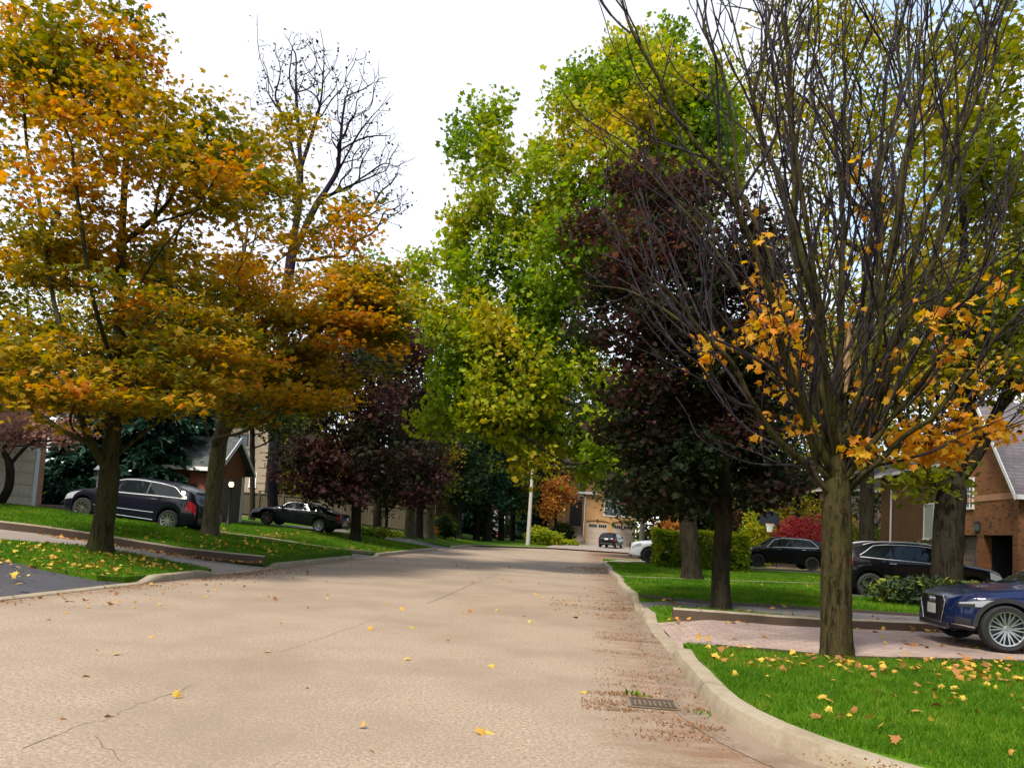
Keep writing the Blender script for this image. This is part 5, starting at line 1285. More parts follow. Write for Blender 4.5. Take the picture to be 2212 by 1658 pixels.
SUV_TOP = [(0, .74), (.012, .88), (.05, 1.0), (.12, 1.07), (.235, 1.13), (.31, 1.36), (.39, 1.60), (.46, 1.665), (.56, 1.69), (.70, 1.675), (.82, 1.60), (.90, 1.49), (.93, 1.42), (.96, 1.16), (.985, 1.06), (1, .85)]
SUV_BELT = [(0, .62), (.03, .82), (.12, .98), (.24, 1.06), (.5, 1.10), (.75, 1.14), (.9, 1.17), (.965, 1.05), (1, .72)]

def ground_z(x): return terr(x) + .02
def place(xpx, Y): p = P(xpx, 1150, Y); return p.x
# long black wagon, left, nose away from the road
def tilt_of(xa, xb): return math.atan((terr(xa) - terr(xb)) / (xb - xa))
Y1 = 24.6; xw = (place(177, Y1 - .85), place(380, Y1 - .85)); wb1 = 3.15; xc = (xw[0] + xw[1]) / 2
c1 = Car('parked_wagon', 'long navy-black wagon with a chrome window arch, behind the two left maple trunks', (xc - .12, Y1, (terr(xw[0]) + terr(xw[1])) / 2 + .02), math.pi - R(2.2), 4.98, 1.92, wb1, .88, .355, WAGON_TOP, WAGON_BELT, 'p_navy',
         [(.285, .405), (.418, .615), (.628, .885)], (.235, .375, 8.35), (.905, .955, 8.3), rim='ten', trim='satin', tilt=-math.atan((terr(xw[0]) - terr(xw[1])) / (xw[1] - xw[0])), sill=.23)
c1.lights((.012, .105), (.915, .985), (4.3, 6.35), (4.1, 6.3), (.0, .05), (.02, 0)); c1.nose((.7, .48, .70))
for sd in (-1, 1):
    m = MB(); m.tube([c1.S(f, 3.35, sd, .008) for f in np.linspace(.26, .70, 12)], .009, 5); m.build('side_strip', M['chrome'], c1.t, smooth=60)
    m = MB(); m.tube([c1.S(f, 2.2, sd, .008) for f in np.linspace(.27, .70, 12)], .009, 5); m.build('side_strip', M['chrome'], c1.t, smooth=60)
# black sedan, left
Y2 = 38.6; xw = (place(571, Y2 - .85), place(695, Y2 - .85)); xc = (xw[0] + xw[1]) / 2
c2 = Car('parked_sedan', 'black-green sedan in front of the wooden fence, nose away from the road', (xc + .02, Y2, (terr(xw[0]) + terr(xw[1])) / 2 + .03), math.pi, 5.0, 1.86, 2.84, .98, .345, SEDAN_TOP, SEDAN_BELT, 'p_dgreen',
         [(.315, .455), (.47, .655), (.665, .765)], (.25, .405, 8.35), (.70, .845, 8.3), rim='eight', trim='satin', tilt=-math.atan((terr(xw[0]) - terr(xw[1])) / (xw[1] - xw[0])))
c2.lights((.015, .11), (.93, .99), (4.3, 6.3), (4.4, 6.2), (0, .04)); c2.nose((.8, .42, .62))
# far hatchback, tail to the camera
p = P(1320, 1160, 75.5)
c3 = Car('parked_hatchback', 'small black hatchback parked nose-in before the far tan garage doors', (p.x, 75.5, .30), R(74), 4.15, 1.76, 2.55, .82, .32, [(0, .62), (.02, .74), (.06, .86), (.2, .98), (.26, 1.04), (.40, 1.42), (.50, 1.485), (.65, 1.48), (.82, 1.40), (.91, 1.28), (.965, 1.0), (.99, .92), (1, .75)], [(0, .55), (.05, .72), (.25, .92), (.9, 1.02), (.97, .95), (1, .65)], 'p_black',
         [(.33, .52), (.535, .73), (.74, .84)], (.27, .40, 8.35), (.885, .96, 8.3), rim='eight', group=None)
c3.lights((.015, .11), (.93, .995), (4.3, 6.3), (4.6, 6.6)); c3.nose((.6, .4, .6))
# white SUV nose behind the hedge and black SUV
TR_TOP = [(0, .80), (.01, .92), (.04, 1.03), (.10, 1.10), (.21, 1.17), (.29, 1.42), (.37, 1.68), (.46, 1.76), (.60, 1.78), (.80, 1.75), (.90, 1.66), (.95, 1.4), (.985, 1.1), (1, .85)]
TR_BELT = [(0, .66), (.03, .88), (.10, 1.0), (.22, 1.08), (.5, 1.12), (.9, 1.16), (.97, 1.05), (1, .7)]
Y4 = 39.9; x4 = place(1405, Y4 - .9)
c4 = Car('parked_suv', 'white SUV with black wheels, its nose poking out left of the clipped hedge', (x4 + 2.55 - .98 + .02, Y4, terr(6) + .03), math.pi, 5.1, 1.99, 3.18, .96, .385, TR_TOP, TR_BELT, 'p_white', [(.275, .42), (.435, .60), (.615, .66)], (.225, .365, 8.35), (.66, .69, 8.3), rim='five', rimmat='alloy_d', clad=True, sill=.30)
c4.lights((.012, .10), (.93, .99), (4.7, 6.0), (4.6, 6.2)); c4.nose((1.1, .70, .98)); 
Y5 = 41.0; xw5 = (place(1640, Y5 - .85), place(1752, Y5 - .85))
c5 = Car('parked_suv', 'glossy black SUV right of the clipped hedge, nose towards the road', ((xw5[0] + xw5[1]) / 2 + .06, Y5, terr(11) + .10), math.pi, 4.77, 1.88, 2.74, .98, .36, SUV_TOP, SUV_BELT, 'p_black', [(.30, .455), (.47, .665), (.68, .83)], (.245, .385, 8.35), (.895, .95, 8.3), rim='five', rimmat='alloy_d', trim='satin', sill=.27)
c5.lights((.015, .115), (.915, .985), (4.5, 6.0), (4.6, 6.3), (0, .03)); c5.nose((.8, .52, .80))
# black wagon on the right, nose away from the road
Y6 = 23.6; x6 = place(1880, Y6 - .85)
c6 = Car('parked_wagon', 'black station wagon with silver roof rails, beyond the near bare maple, nose to the garage', (x6 + 1.46 + .02, Y6, terr(10) - .06), 0, 4.7, 1.90, 2.83, .98, .365, SUV_TOP, SUV_BELT, 'p_black', [(.29, .45), (.465, .67), (.68, .865)], (.235, .38, 8.35), (.90, .95, 8.3), rim='five', trim='satin', roofrail='chrome', sill=.25)
c6.lights((.015, .11), (.92, .985), (4.5, 6.0), (4.6, 6.3)); c6.nose((.8, .5, .75))
# blue wagon, right edge, nose towards the road
A_TOP = [(0, .64), (.008, .72), (.03, .80), (.08, .87), (.16, .925), (.255, .99), (.33, 1.2), (.42, 1.42), (.50, 1.475), (.60, 1.49), (.75, 1.46), (.87, 1.35), (.93, 1.22), (.97, 1.0), (1, .75)]
A_BELT = [(0, .54), (.02, .68), (.08, .785), (.18, .865), (.28, .92), (.5, .95), (.85, 1.0), (.97, .95), (1, .6)]
Y7 = 11.95; x7 = place(2169, Y7 - .82)
c7 = Car('parked_wagon', 'metallic blue wagon at the right edge on the paver driveway, nose to the road', (x7 + .95 * (2.375 - .68) + .14, Y7, terr(7) + .014), math.pi - R(3.5), 4.75, 1.84, 2.82, .68, .345, A_TOP, A_BELT, 'p_blue', [(.315, .475), (.49, .67), (.68, .84)], (.262, .41, 8.3), (.88, .945, 8.3), rim='mesh', clad=True, sill=.24, trim='satin', rim_f=.735,
         plan=[(0, .64), (.012, .76), (.03, .85), (.06, .915), (.12, .97), (.25, 1), (.8, 1), (.93, .95), (1, .80)])
def blue_front(c):
    x = c.L / 2; sh = lambda p: Vector(p)
    # six-sided grille with bright frame
    hexa = [(-.40, .745), (.40, .745), (.47, .66), (.34, .34), (-.34, .34), (-.47, .66)]
    m = MB(); m.face([(x + .012, y, z) for y, z in hexa]); 
    for k in range(6):
        a, b = hexa[k], hexa[(k + 1) % 6]; m.face([(x + .012, *a), (x + .012, *b), (x - .04, *b), (x - .04, *a)])
    g = m.build('grille', M['plastic'], c.t, merge=True)
    m = MB(); pts = [Vector((x + .016, y, z)) for y, z in hexa]; m.tube(pts + [pts[0], pts[1]], .011, 6); m.build('grille_frame', M['chrome'], g, smooth=60)
    m = MB()
    for k in range(16):
        y = -.44 + .88 * k / 15; z1 = .73 if abs(y) < .40 else .66; z0 = .36 if abs(y) < .34 else .52; m.box((x + .016, y, (z0 + z1) / 2), (.012, .010, z1 - z0))
    m.build('grille_bar', M['alloy_d'], g)
    m = MB()
    for k in range(4):
        yc = (k - 1.5) * .062; pts = [Vector((x + .030, yc + .042 * math.cos(a), .675 + .042 * math.sin(a))) for a in np.linspace(0, 2 * math.pi, 21)]; m.tube(pts, .0065, 5, cap=False)
    m.build('emblem', M['chrome'], g, smooth=60)
    m = MB(); m.box((x + .03, 0, .53), (.012, .31, .155)); o = m.build('number_plate', M['plate'], c.t, bevel=.004)
    m = MB(); m.box((x + .026, 0, .53), (.008, .35, .19)); m.build('plate_holder', M['black'], o)
    for sd in (-1, 1):
        h = c.patchz('headlight', .016, .094, (.615, .685), (.642, .77), sd, 'black', .006, lean=.02)
        c.patchz('lens', .056, .092, (.632, .715), (.650, .758), sd, 'lamp_w', .010, parent=h, lean=.02); c.patchz('light_strip', .020, .060, (.658, .682), (.680, .718), sd, 'lamp_w', .010, parent=h)
        c.patchz('side_marker', .060, .092, (.475, .502), (.480, .507), sd, 'amber', .008)
        c.patchz('air_intake', .010, .046, (.33, .47), (.36, .45), sd, 'plastic', .006)
        c.patch('bumper_skirt', .006, .085, 1.7, 2.45, sd, 'plastic', .010, 10, 3)
        c.patch('skid_trim', .006, .078, 2.15, 2.42, sd, 'alloy', .018, 10, 2)
        c.patch('hood_crease', .06, .25, 8.2, 8.45, sd, 'p_blue', .006, 12, 2)
        c.patch('taillight', .92, .985, 4.8, 6.2, sd, 'lamp_r', .006, 8, 4)
    m = MB(); m.box((x - .02, 0, .30), (.07, 1.1, .09)); m.build('lower_bumper', M['plastic'], c.t, bevel=.02)
    m = MB(); m.box((x + .008, 0, .262), (.05, 1.0, .018)); m.build('skid_plate', M['alloy'], c.t, bevel=.006)
    m = MB(); m.tube([c.S(.262, 9.2, 1, .01), c.S(.27, 10.2, 1, .012), c.S(.285, 11.5, 1, .012)], .009, 5); m.tube([c.S(.262, 9.6, -1, .01), c.S(.27, 10.6, -1, .012), c.S(.285, 11.5, 1, .012)], .009, 5); m.build('wiper', M['black'], c.t)
blue_front(c7); c7.t.scale = (.95, .95, .95)
# ------------------------------------------------------------------ houses
def part(m, name, mat, parent, off, **k): return m.build(name, M[mat], parent, off=off, **k)
def window(parent, off, c, w, h, axis, out, frame='white', glass='win', sill=True, mun=(2, 2), arch=False):
    """axis 'x': wall runs along X (faces -Y or +Y), axis 'y': wall runs along Y; out = outward sign; c = centre on wall plane"""
    def bx(m, u0, u1, z0, z1, d0, d1):
        if axis == 'x': m.b2((c[0] + u0, c[1] + out * d0, c[2] + z0), (c[0] + u1, c[1] + out * d1, c[2] + z1))
        else: m.b2((c[0] + out * d0, c[1] + u0, c[2] + z0), (c[0] + out * d1, c[1] + u1, c[2] + z1))
    t = .08; m = MB()
    bx(m, -w / 2 - t, w / 2 + t, h / 2, h / 2 + t, -.05, .05); bx(m, -w / 2 - t, -w / 2, -h / 2, h / 2, -.05, .05); bx(m, w / 2, w / 2 + t, -h / 2, h / 2, -.05, .05); bx(m, -w / 2 - t - .04, w / 2 + t + .04, -h / 2 - t, -h / 2, -.05, .08)
    f = part(m, 'window', frame, parent, off)
    m = MB(); bx(m, -w / 2, w / 2, -h / 2, h / 2, -.04, .012); g = part(m, 'pane', glass, f, off)
    m = MB()
    for k in range(1, mun[0]): u = -w / 2 + w * k / mun[0]; bx(m, u - .025, u + .025, -h / 2, h / 2, .013, .035)
    for k in range(1, mun[1]): z = -h / 2 + h * k / mun[1]; bx(m, -w / 2, w / 2, z - .02, z + .02, .014, .034)
    if m.v: part(m, 'muntin', frame, f, off)
    return f
def garage_door(parent, off, c, w, h, axis, out, mat, lights=0, rows_=4, cols=4):
    def bx(m, u0, u1, z0, z1, d0, d1):
        if axis == 'x': m.b2((c[0] + u0, c[1] + out * d0, c[2] + z0), (c[0] + u1, c[1] + out * d1, c[2] + z1))
        else: m.b2((c[0] + out * d0, c[1] + u0, c[2] + z0), (c[0] + out * d1, c[1] + u1, c[2] + z1))
    m = MB(); rh = h / rows_
    for r in range(rows_): bx(m, -w / 2, w / 2, r * rh + .012, (r + 1) * rh - .006, -.06, .02)
    for r in range(rows_ - (1 if lights else 0)):
        for k in range(cols): u = -w / 2 + w * (k + .5) / cols; bx(m, u - w / cols * .38, u + w / cols * .38, r * rh + .09, (r + 1) * rh - .08, .02, .032)
    d = part(m, 'garage_door', mat, parent, off)
    if lights:
        for k in (-1, 1):
            m = MB(); bx(m, k * w * .23 - w * .19, k * w * .23 + w * .19, h - rh + .12, h - .12, .0, .024); gl = part(m, 'window', 'black', d, off)
            m = MB()
            for q in range(1, 4): u = k * w * .23 - w * .19 + w * .38 * q / 4; bx(m, u - .015, u + .015, h - rh + .12, h - .12, .025, .034)
            part(m, 'muntin', mat, gl, off)
    return d
def gable_roof(parent, off, x0, x1, y0, y1, ze, zp, ridge, ov=.4, mat='shingle', th=.18, trim=True):
    """ridge 'x' or 'y'"""
    m = MB()
    if ridge == 'x':
        ym = (y0 + y1) / 2; sl = (zp - ze) / (ym - y0)
        for a, b, s in ((y0 - ov, ym, 1), (y1 + ov, ym, -1)):
            za = ze - ov * sl; m.face([(x0 - ov, a, za), (x1 + ov, a, za), (x1 + ov, b, zp), (x0 - ov, b, zp)][::s]); m.face([(x0 - ov, a, za - th), (x0 - ov, b, zp - th), (x1 + ov, b, zp - th), (x1 + ov, a, za - th)][::s])
            m.face([(x0 - ov, a, za), (x0 - ov, a, za - th), (x1 + ov, a, za - th), (x1 + ov, a, za)])
            for xx in (x0 - ov, x1 + ov): m.face([(xx, a, za), (xx, b, zp), (xx, b, zp - th), (xx, a, za - th)])
    else:
        xm = (x0 + x1) / 2; sl = (zp - ze) / (xm - x0)
        for a, b, s in ((x0 - ov, xm, -1), (x1 + ov, xm, 1)):
            za = ze - ov * sl; m.face([(a, y0 - ov, za), (a, y1 + ov, za), (b, y1 + ov, zp), (b, y0 - ov, zp)][::s]); m.face([(a, y0 - ov, za - th), (b, y0 - ov, zp - th), (b, y1 + ov, zp - th), (a, y1 + ov, za - th)][::s])
            m.face([(a, y0 - ov, za), (a, y0 - ov, za - th), (a, y1 + ov, za - th), (a, y1 + ov, za)])
            for yy in (y0 - ov, y1 + ov): m.face([(a, yy, za), (b, yy, zp), (b, yy, zp - th), (a, yy, za - th)])
    r = part(m, 'roof', mat, parent, off)
    if trim:
        m = MB()
        if ridge == 'x':
            for xx, o in ((x0 - ov, -.03), (x1 + ov, .03)):
                for a in (y0 - ov, y1 + ov):
                    za = ze - ov * sl; xa, xb = sorted((xx, xx + o)); m.face([(xx + o, a, za + .02), (xx + o, ym, zp + .02), (xx + o, ym, zp - th - .05), (xx + o, a, za - th - .05)]); m.face([(xx + o, a, za + .02), (xx, a, za + .02), (xx, ym, zp + .02), (xx + o, ym, zp + .02)]); m.face([(xx + o, a, za - th - .05), (xx, a, za - th - .05), (xx, a, za + .02), (xx + o, a, za + .02)])
            for a, s in ((y0 - ov, -1), (y1 + ov, 1)): m.b2((x0 - ov, a, za - th - .02), (x1 + ov, a + s * .12, za - .02))
        else:
            for yy, o in ((y0 - ov, -.03), (y1 + ov, .03)):
                for a in (x0 - ov, x1 + ov):
                    za = ze - ov * sl; m.face([(a, yy + o, za + .02), (xm, yy + o, zp + .02), (xm, yy + o, zp - th - .05), (a, yy + o, za - th - .05)]); m.face([(a, yy + o, za + .02), (a, yy, za + .02), (xm, yy, zp + .02), (xm, yy + o, zp + .02)])
            for a, s in ((x0 - ov, -1), (x1 + ov, 1)): m.b2((a, y0 - ov, za - th - .02), (a + s * .12, y1 + ov, za - .02))
        part(m, 'gutter_trim', 'white', r, off)
    return r
def wall_block(parent, off, x0, x1, y0, y1, z0, ze, mat, gable=None, zp=None, holes=None):
    """solid block with gable ends; holes: rectangles left open on the face x = x0 as (ya, yb, za, zb)"""
    m = MB()
    if holes:
        ys = sorted(set([y0, y1] + [q for h in holes for q in h[:2]])); zs = sorted(set([z0, ze] + [q for h in holes for q in h[2:]]))
        for a, b in zip(ys, ys[1:]):
            for c, d in zip(zs, zs[1:]):
                if any(h[0] <= a and b <= h[1] and h[2] <= c and d <= h[3] for h in holes): continue
                m.face([(x0, b, c), (x0, a, c), (x0, a, d), (x0, b, d)])
        for ya, yb, za, zb in holes:
            r = .35
            for q in ([(x0, ya, za), (x0 + r, ya, za), (x0 + r, ya, zb), (x0, ya, zb)], [(x0, yb, zb), (x0 + r, yb, zb), (x0 + r, yb, za), (x0, yb, za)], [(x0, ya, zb), (x0 + r, ya, zb), (x0 + r, yb, zb), (x0, yb, zb)]): m.face(q)
    else: m.face([(x0, y1, z0), (x0, y0, z0), (x0, y0, ze), (x0, y1, ze)])
    m.face([(x1, y0, z0), (x1, y1, z0), (x1, y1, ze), (x1, y0, ze)]); m.face([(x0, y0, z0), (x1, y0, z0), (x1, y0, ze), (x0, y0, ze)]); m.face([(x1, y1, z0), (x0, y1, z0), (x0, y1, ze), (x1, y1, ze)])
    if gable == 'x':
        ym = (y0 + y1) / 2
        for xx in (x0, x1): m.face([(xx, y0, ze), (xx, y1, ze), (xx, ym, zp)])
    elif gable == 'y':
        xm = (x0 + x1) / 2
        for yy in (y0, y1): m.face([(x0, yy, ze), (x1, yy, ze), (xm, yy, zp)])
    return part(m, 'wall', mat, parent, off)
def hip_roof(parent, off, x0, x1, y0, y1, ze, zp, ov=.5, mat='shingle'):
    a, b, c, d = x0 - ov, x1 + ov, y0 - ov, y1 + ov; w = min(b - a, d - c) / 2; m = MB()
    if b - a > d - c: r0, r1 = (a + w, (c + d) / 2, zp), (b - w, (c + d) / 2, zp); F4 = [[(a, c, ze), (b, c, ze), r1, r0], [(b, c, ze), (b, d, ze), r1], [(b, d, ze), (a, d, ze), r0, r1], [(a, d, ze), (a, c, ze), r0]]
    else: r0, r1 = ((a + b) / 2, c + w, zp), ((a + b) / 2, d - w, zp); F4 = [[(a, c, ze), (b, c, ze), r0], [(b, c, ze), (b, d, ze), r1, r0], [(b, d, ze), (a, d, ze), r1], [(a, d, ze), (a, c, ze), r0, r1]]
    for f in F4: m.face(f)
    m.face([(a, c, ze - .02), (a, d, ze - .02), (b, d, ze - .02), (b, c, ze - .02)]); r = part(m, 'roof', mat, parent, off)
    m = MB(); m.b2((a - .1, c - .1, ze - .2), (b + .1, c, ze - .03)); m.b2((a - .1, d, ze - .2), (b + .1, d + .1, ze - .03)); m.b2((a - .1, c, ze - .2), (a, d, ze - .03)); m.b2((b, c, ze - .2), (b + .1, d, ze - .03)); part(m, 'gutter_trim', 'white', r, off)
def house(label, loc, cat='house', name='brick_house'): return thing(name, label, cat, loc)
def lantern(parent, off, c, axis, out, mat='black'):
    m = MB(); d = Vector((0, out, 0)) if axis == 'x' else Vector((out, 0, 0)); c = Vector(c); q = c + d * .14
    m.tube([c, c + d * .1 + Vector((0, 0, .1)), q + Vector((0, 0, .14))], .015, 6); m.lathe([(.03, .14), (.09, .08), (.075, -.12), (.03, -.16)], q, n=8); return part(m, 'wall_lamp', mat, parent, off)

# neighbour houses added out of view to keep bright sky off the car panels
for lab, a, e, m_, rf in (('brick house added beside the dark driveway, unseen left of the view', (-36, -24, 1, 14), 6.0, 'brick_br', 9.2), ('brick house added at the head of the paver driveway, unseen right of the view', (15, 27, 5, 19), 6.0, 'brick_var', 9.4), ('brick house added across the side street, unseen behind the viewpoint', (-8, 6, -34, -24), 6.2, 'brick_red', 9.6)):
    o = Vector(((a[0] + a[1]) / 2, (a[2] + a[3]) / 2, terr(a[0]) if a[0] > 10 or a[0] < -10 else 0)); hh_ = house(lab, o); wall_block(hh_, o, *a, -.1, e, m_); hip_roof(hh_, o, *a, e, rf)
# far left garage house (faces the road)
yE = P(88, 1090, 27.6); hx = yE.x; z0 = terr(hx) - .3; o = Vector((hx, 23.5, z0)); h = house('orange-brick garage house with a beige panelled door at the far left', o)
wall_block(h, o, hx - 11, hx, 17.5, 27.6, z0, 5.4, 'brick_or', 'x', 8.6); gable_roof(h, o, hx - 11, hx, 17.5, 27.6, 5.4, 8.6, 'x')
garage_door(h, o, (hx, 24.6, terr(hx) + .02), 4.9, 2.25, 'y', 1, 'garage', rows_=5, cols=6)
m = MB(); 
for yy in (22.08, 27.12): m.b2((hx, yy - .1, z0 + .3), (hx + .06, yy + .1, 3.5))
m.b2((hx, 22.0, 3.4), (hx + .055, 27.2, 3.58)); part(m, 'door_surround', 'white', h, o)
window(h, o, (hx, 22.5, 4.9), 1.3, 1.2, 'y', 1)
m = MB(); m.b2((hx + .1, 27.4, terr(hx) - .1), (hx + 1.6, 29.6, terr(hx) + .22)); structure(m.build('garden_step', M['step'], bevel=.02))

# small red-brick gable beside the pale tree trunk
pr = P(531, 1010, 36.0); gx = pr.x; o = Vector((gx, 34, terr(gx) - .2)); h = house('small red-brick gabled garage with a dark roof, right of the pale maple trunk', o)
zt = P(512, 946, 34.6).z; ze = P(529, 1012, 36).z + .1
wall_block(h, o, gx - 3.4, gx, 33.0, 36.0, terr(gx) - .3, ze, 'brick_red', 'x', zt - .1); gable_roof(h, o, gx - 3.4, gx, 33.0, 36.0, ze, zt, 'x', ov=.35, mat='shingle_d')
garage_door(h, o, (gx, 34.5, terr(gx)), 2.3, 2.1, 'y', 1, 'garage_br'); m = MB()
for yy in (33.25, 35.75): m.b2((gx, yy - .1, terr(gx) - .2), (gx + .07, yy + .1, terr(gx) + 2.3))
part(m, 'door_surround', 'white', h, o); lantern(h, o, (gx + .0, 35.9, terr(gx) + 2.5), 'y', 1)
# tan stucco house
s0, s1 = P(440, 1000, 58).x, P(576, 1000, 58).x; o = Vector(((s0 + s1) / 2, 62, .8)); h = house('tan stucco house with a small white wall plate, behind the wooden fence', o, name='stucco_house')
zt = P(560, 850, 58).z; wall_block(h, o, s0, s1, 58, 70, .5, zt, 'stucco'); hip_roof(h, o, s0, s1, 58, 70, zt, zt + 3, mat='shingle_d')
q = P(521, 951, 58); window(h, o, q, 1.0, .9, 'x', -1, frame='black', mun=(1, 1)); q = P(546, 1036, 58); window(h, o, q, .45, 1.1, 'x', -1, mun=(1, 1), glass='white')
q = P(545, 991, 58); m = MB(); m.box((q.x, 57.97, q.z), (.52, .05, .42)); wp = part(m, 'wall_plate', 'white', h, o); m = MB(); m.box((q.x, 57.94, q.z), (.3, .02, .08)); part(m, 'mark', 'brick_red', wp, o)
m = MB()
for k in range(14): z = .9 + k * .62; m.b2((s1 - (.7 if k % 2 else .45), 57.95, z), (s1 + .04, 58.1, z + .5))
part(m, 'quoin', 'stucco', h, o)
m = MB(); m.b2((P(506, 964, 58).x, 57.9, P(521, 966, 58).z - .1), (P(541, 964, 58).x, 58.02, P(521, 966, 58).z + .1)); part(m, 'ledge', 'stucco', h, o)
q = P(660, 1060, 62); s0 = q.x - 3; o = Vector((q.x, 66, .8)); h = house('low brown house with a pale green-white window, seen through the trees above the fence', o)
wall_block(h, o, s0, s0 + 14, 64, 74, .5, 5.6, 'brick_br'); hip_roof(h, o, s0, s0 + 14, 64, 74, 5.6, 8.4, mat='shingle_d'); q = P(668, 1046, 64); window(h, o, (q.x, 64, q.z), .8, 1.3, 'x', -1, mun=(2, 1))
# far red house
Yh = 98; x0, x1 = P(996, 1100, Yh).x, P(1090, 1100, Yh).x; zg = .35; o = Vector(((x0 + x1) / 2, Yh + 4, zg)); h = house('red-brick house with three white windows, far behind the grass island', o)
zt = 6.6; wall_block(h, o, x0, x1, Yh, Yh + 10, -.2, zt, 'brick_red'); hip_roof(h, o, x0, x1, Yh, Yh + 10, zt, zt + 3, mat='shingle')
for xa, ya, wv, hv in ((1023, 1121, 1.25, 2.1), (1058, 1122, 1.3, 2.3), (1078, 1127, 1.3, 2.1)): q = P(xa, ya, Yh); window(h, o, q, wv, hv, 'x', -1, mun=(2, 3))
q = P(1009, 1130, Yh); m = MB(); m.tube([(q.x, Yh - .08, -.1), (q.x, Yh - .08, zt)], .07, 6); part(m, 'downspout', 'white', h, o); q = P(1103, 1130, Yh); m = MB(); m.b2((x1, Yh + 1, -.2), (x1 + 4, Yh + 9, 4.8)); part(m, 'side_wing', 'shingle', h, o)
q = P(985, 1128, 90); o = Vector((q.x, 91, .3)); t = thing('garden_shed', 'tiny pale-roofed shed left of the far red house', 'shed', o); m = MB(); m.b2((q.x - 1, 90, .2), (q.x + 1, 92, 2.0)); part(m, 'wall', 'garage_br', t, o); gable_roof(t, o, q.x - 1, q.x + 1, 90, 92, 2.0, 2.6, 'y', .15, 'garage', .08, False)
# far tan house with double garage
Yh = 86; x0, x1 = P(1245, 1100, Yh).x, P(1374, 1100, Yh).x; zg = .44; o = Vector(((x0 + x1) / 2, Yh + 5, zg)); h = house('tan-brick house with twin garage doors and entrance steps at the end of the road', o)
zt = 9.2; xm = P(1262, 1100, Yh).x
wall_block(h, o, xm, x1, Yh, Yh + 11, -.2, zt, 'brick_tan'); m = MB(); m.b2((x0 - 3.2, Yh + 2.2, -.2), (xm, Yh + 11, zt)); part(m, 'entrance_wall', 'brick_tan', h, o)
hip_roof(h, o, x0 - 3.2, x1, Yh, Yh + 11, zt, zt + 3.4)
for xa, xb in ((1264.5, 1315), (1320, 1370)):
    a, b = P(xa, 1150, Yh).x, P(xb, 1150, Yh).x; c = (a + b) / 2; garage_door(h, o, (c, Yh, zg), b - a - .25, 2.35, 'x', -1, 'garage_dk', lights=1)
    m = MB(); w2 = (b - a) / 2; pts = [(c - w2 * math.cos(math.pi * k / 10), zg + 2.37 + .22 * math.sin(math.pi * k / 10)) for k in range(11)]; m.grid([[(x, Yh - .05, z), (x, Yh - .05, z + .12)] for x, z in pts]); part(m, 'arch_trim', 'brick_br', h, o)
q = P(1330, 1090, Yh); window(h, o, (q.x + .2, Yh, q.z), 2.9, 2.5, 'x', -1, mun=(3, 3)); q = P(1258, 1058, Yh + 2.2); window(h, o, (q.x, Yh + 2.2, q.z), .8, 2.0, 'x', -1, mun=(1, 2))
for xa, ya in ((1290, 1123), (1342, 1130)): q = P(xa, ya, Yh); lantern(h, o, (q.x, Yh, q.z), 'x', -1)
a, b = P(1230, 1110, Yh + 1.4).x, P(1256, 1110, Yh + 1.4).x; zs = 2.35
m = MB(); pts = [(a, zs)] + [(a + (b - a) * (1 - math.cos(math.pi * k / 10)) / 2, zs + 2.6 + .7 * math.sin(math.pi * k / 10)) for k in range(11)] + [(b, zs)]; m.face([(x, Yh + 2.17, z) for x, z in pts]); part(m, 'door', 'black', h, o)
m = MB()
for k in range(9): m.b2((a - .6 - .05 * k, Yh + 1.2 - k * .32, zg - .3), (b + .3, Yh + 2.19 - k * .32 - .001 * k, zs - k * .21))
part(m, 'entrance_step', 'step', h, o); m = MB()
for s in (b + .1,): m.tube([(s, Yh + 1.6, zs + 1), (s, Yh - 1.6, zg + 1.1)], .03, 6); m.tube([(s, Yh - 1.6, zg), (s, Yh - 1.6, zg + 1.1)], .03, 6); m.tube([(s, Yh + .6, zs - .3), (s, Yh + .6, zs + .65)], .025, 6)
part(m, 'handrail', 'black', h, o)
q = P(1262.5, 1100, Yh); m = MB(); m.tube([(q.x, Yh - .1, zg), (q.x, Yh - .1, 5.6), (q.x - .5, Yh - .1, 6.0)], .06, 6); part(m, 'downspout', 'white', h, o)
m = MB(); m.b2((q.x - .9, Yh - .45, 6.05), (q.x + 1.3, Yh - .05, 6.3)); part(m, 'porch_eave', 'white', h, o)
# mixed-brick garage house on the right, faces the road (-X)
gx = 16.5; def_ = lambda x, y: (lambda d: (gx, d[1] * gx / d[0], EYE + d[2] * gx / d[0]))(ray(x, y))
ya = def_(2200, 1100)[1]; yb = def_(2040, 1100)[1]; z0 = terr(gx) - .3; o = Vector((gx, (ya + yb) / 2, terr(gx)))
h = house('mixed-brick garage house with an open dark doorway and white gable trim, right edge', o)
e1 = def_(2188, 1046)[2]; pk = def_(2120, 868)[2]
L0 = def_(2155, 1155); yo = sorted((def_(2122, 1200)[1], def_(2186, 1200)[1])); yg = sorted((def_(2066, 1200)[1], def_(2108, 1200)[1])); zt = L0[2]
ym2 = def_(2120, 1000)[1]; yb2 = 2 * ym2 - ya
wall_block(h, o, gx, gx + 12, ya, max(yb2, yg[1] + .6), z0, e1, 'brick_var', 'x', pk, holes=[(yo[0], yo[1], z0, zt), (yg[0], yg[1], z0, zt)])
gable_roof(h, o, gx, gx + 12, ya, max(yb2, yg[1] + .6), e1, pk, 'x', ov=.3, mat='shingle')
garage_door(h, o, (gx + .34, (yg[0] + yg[1]) / 2, terr(gx)), yg[1] - yg[0] - .02, zt - terr(gx) - .02, 'y', -1, 'garage_br')
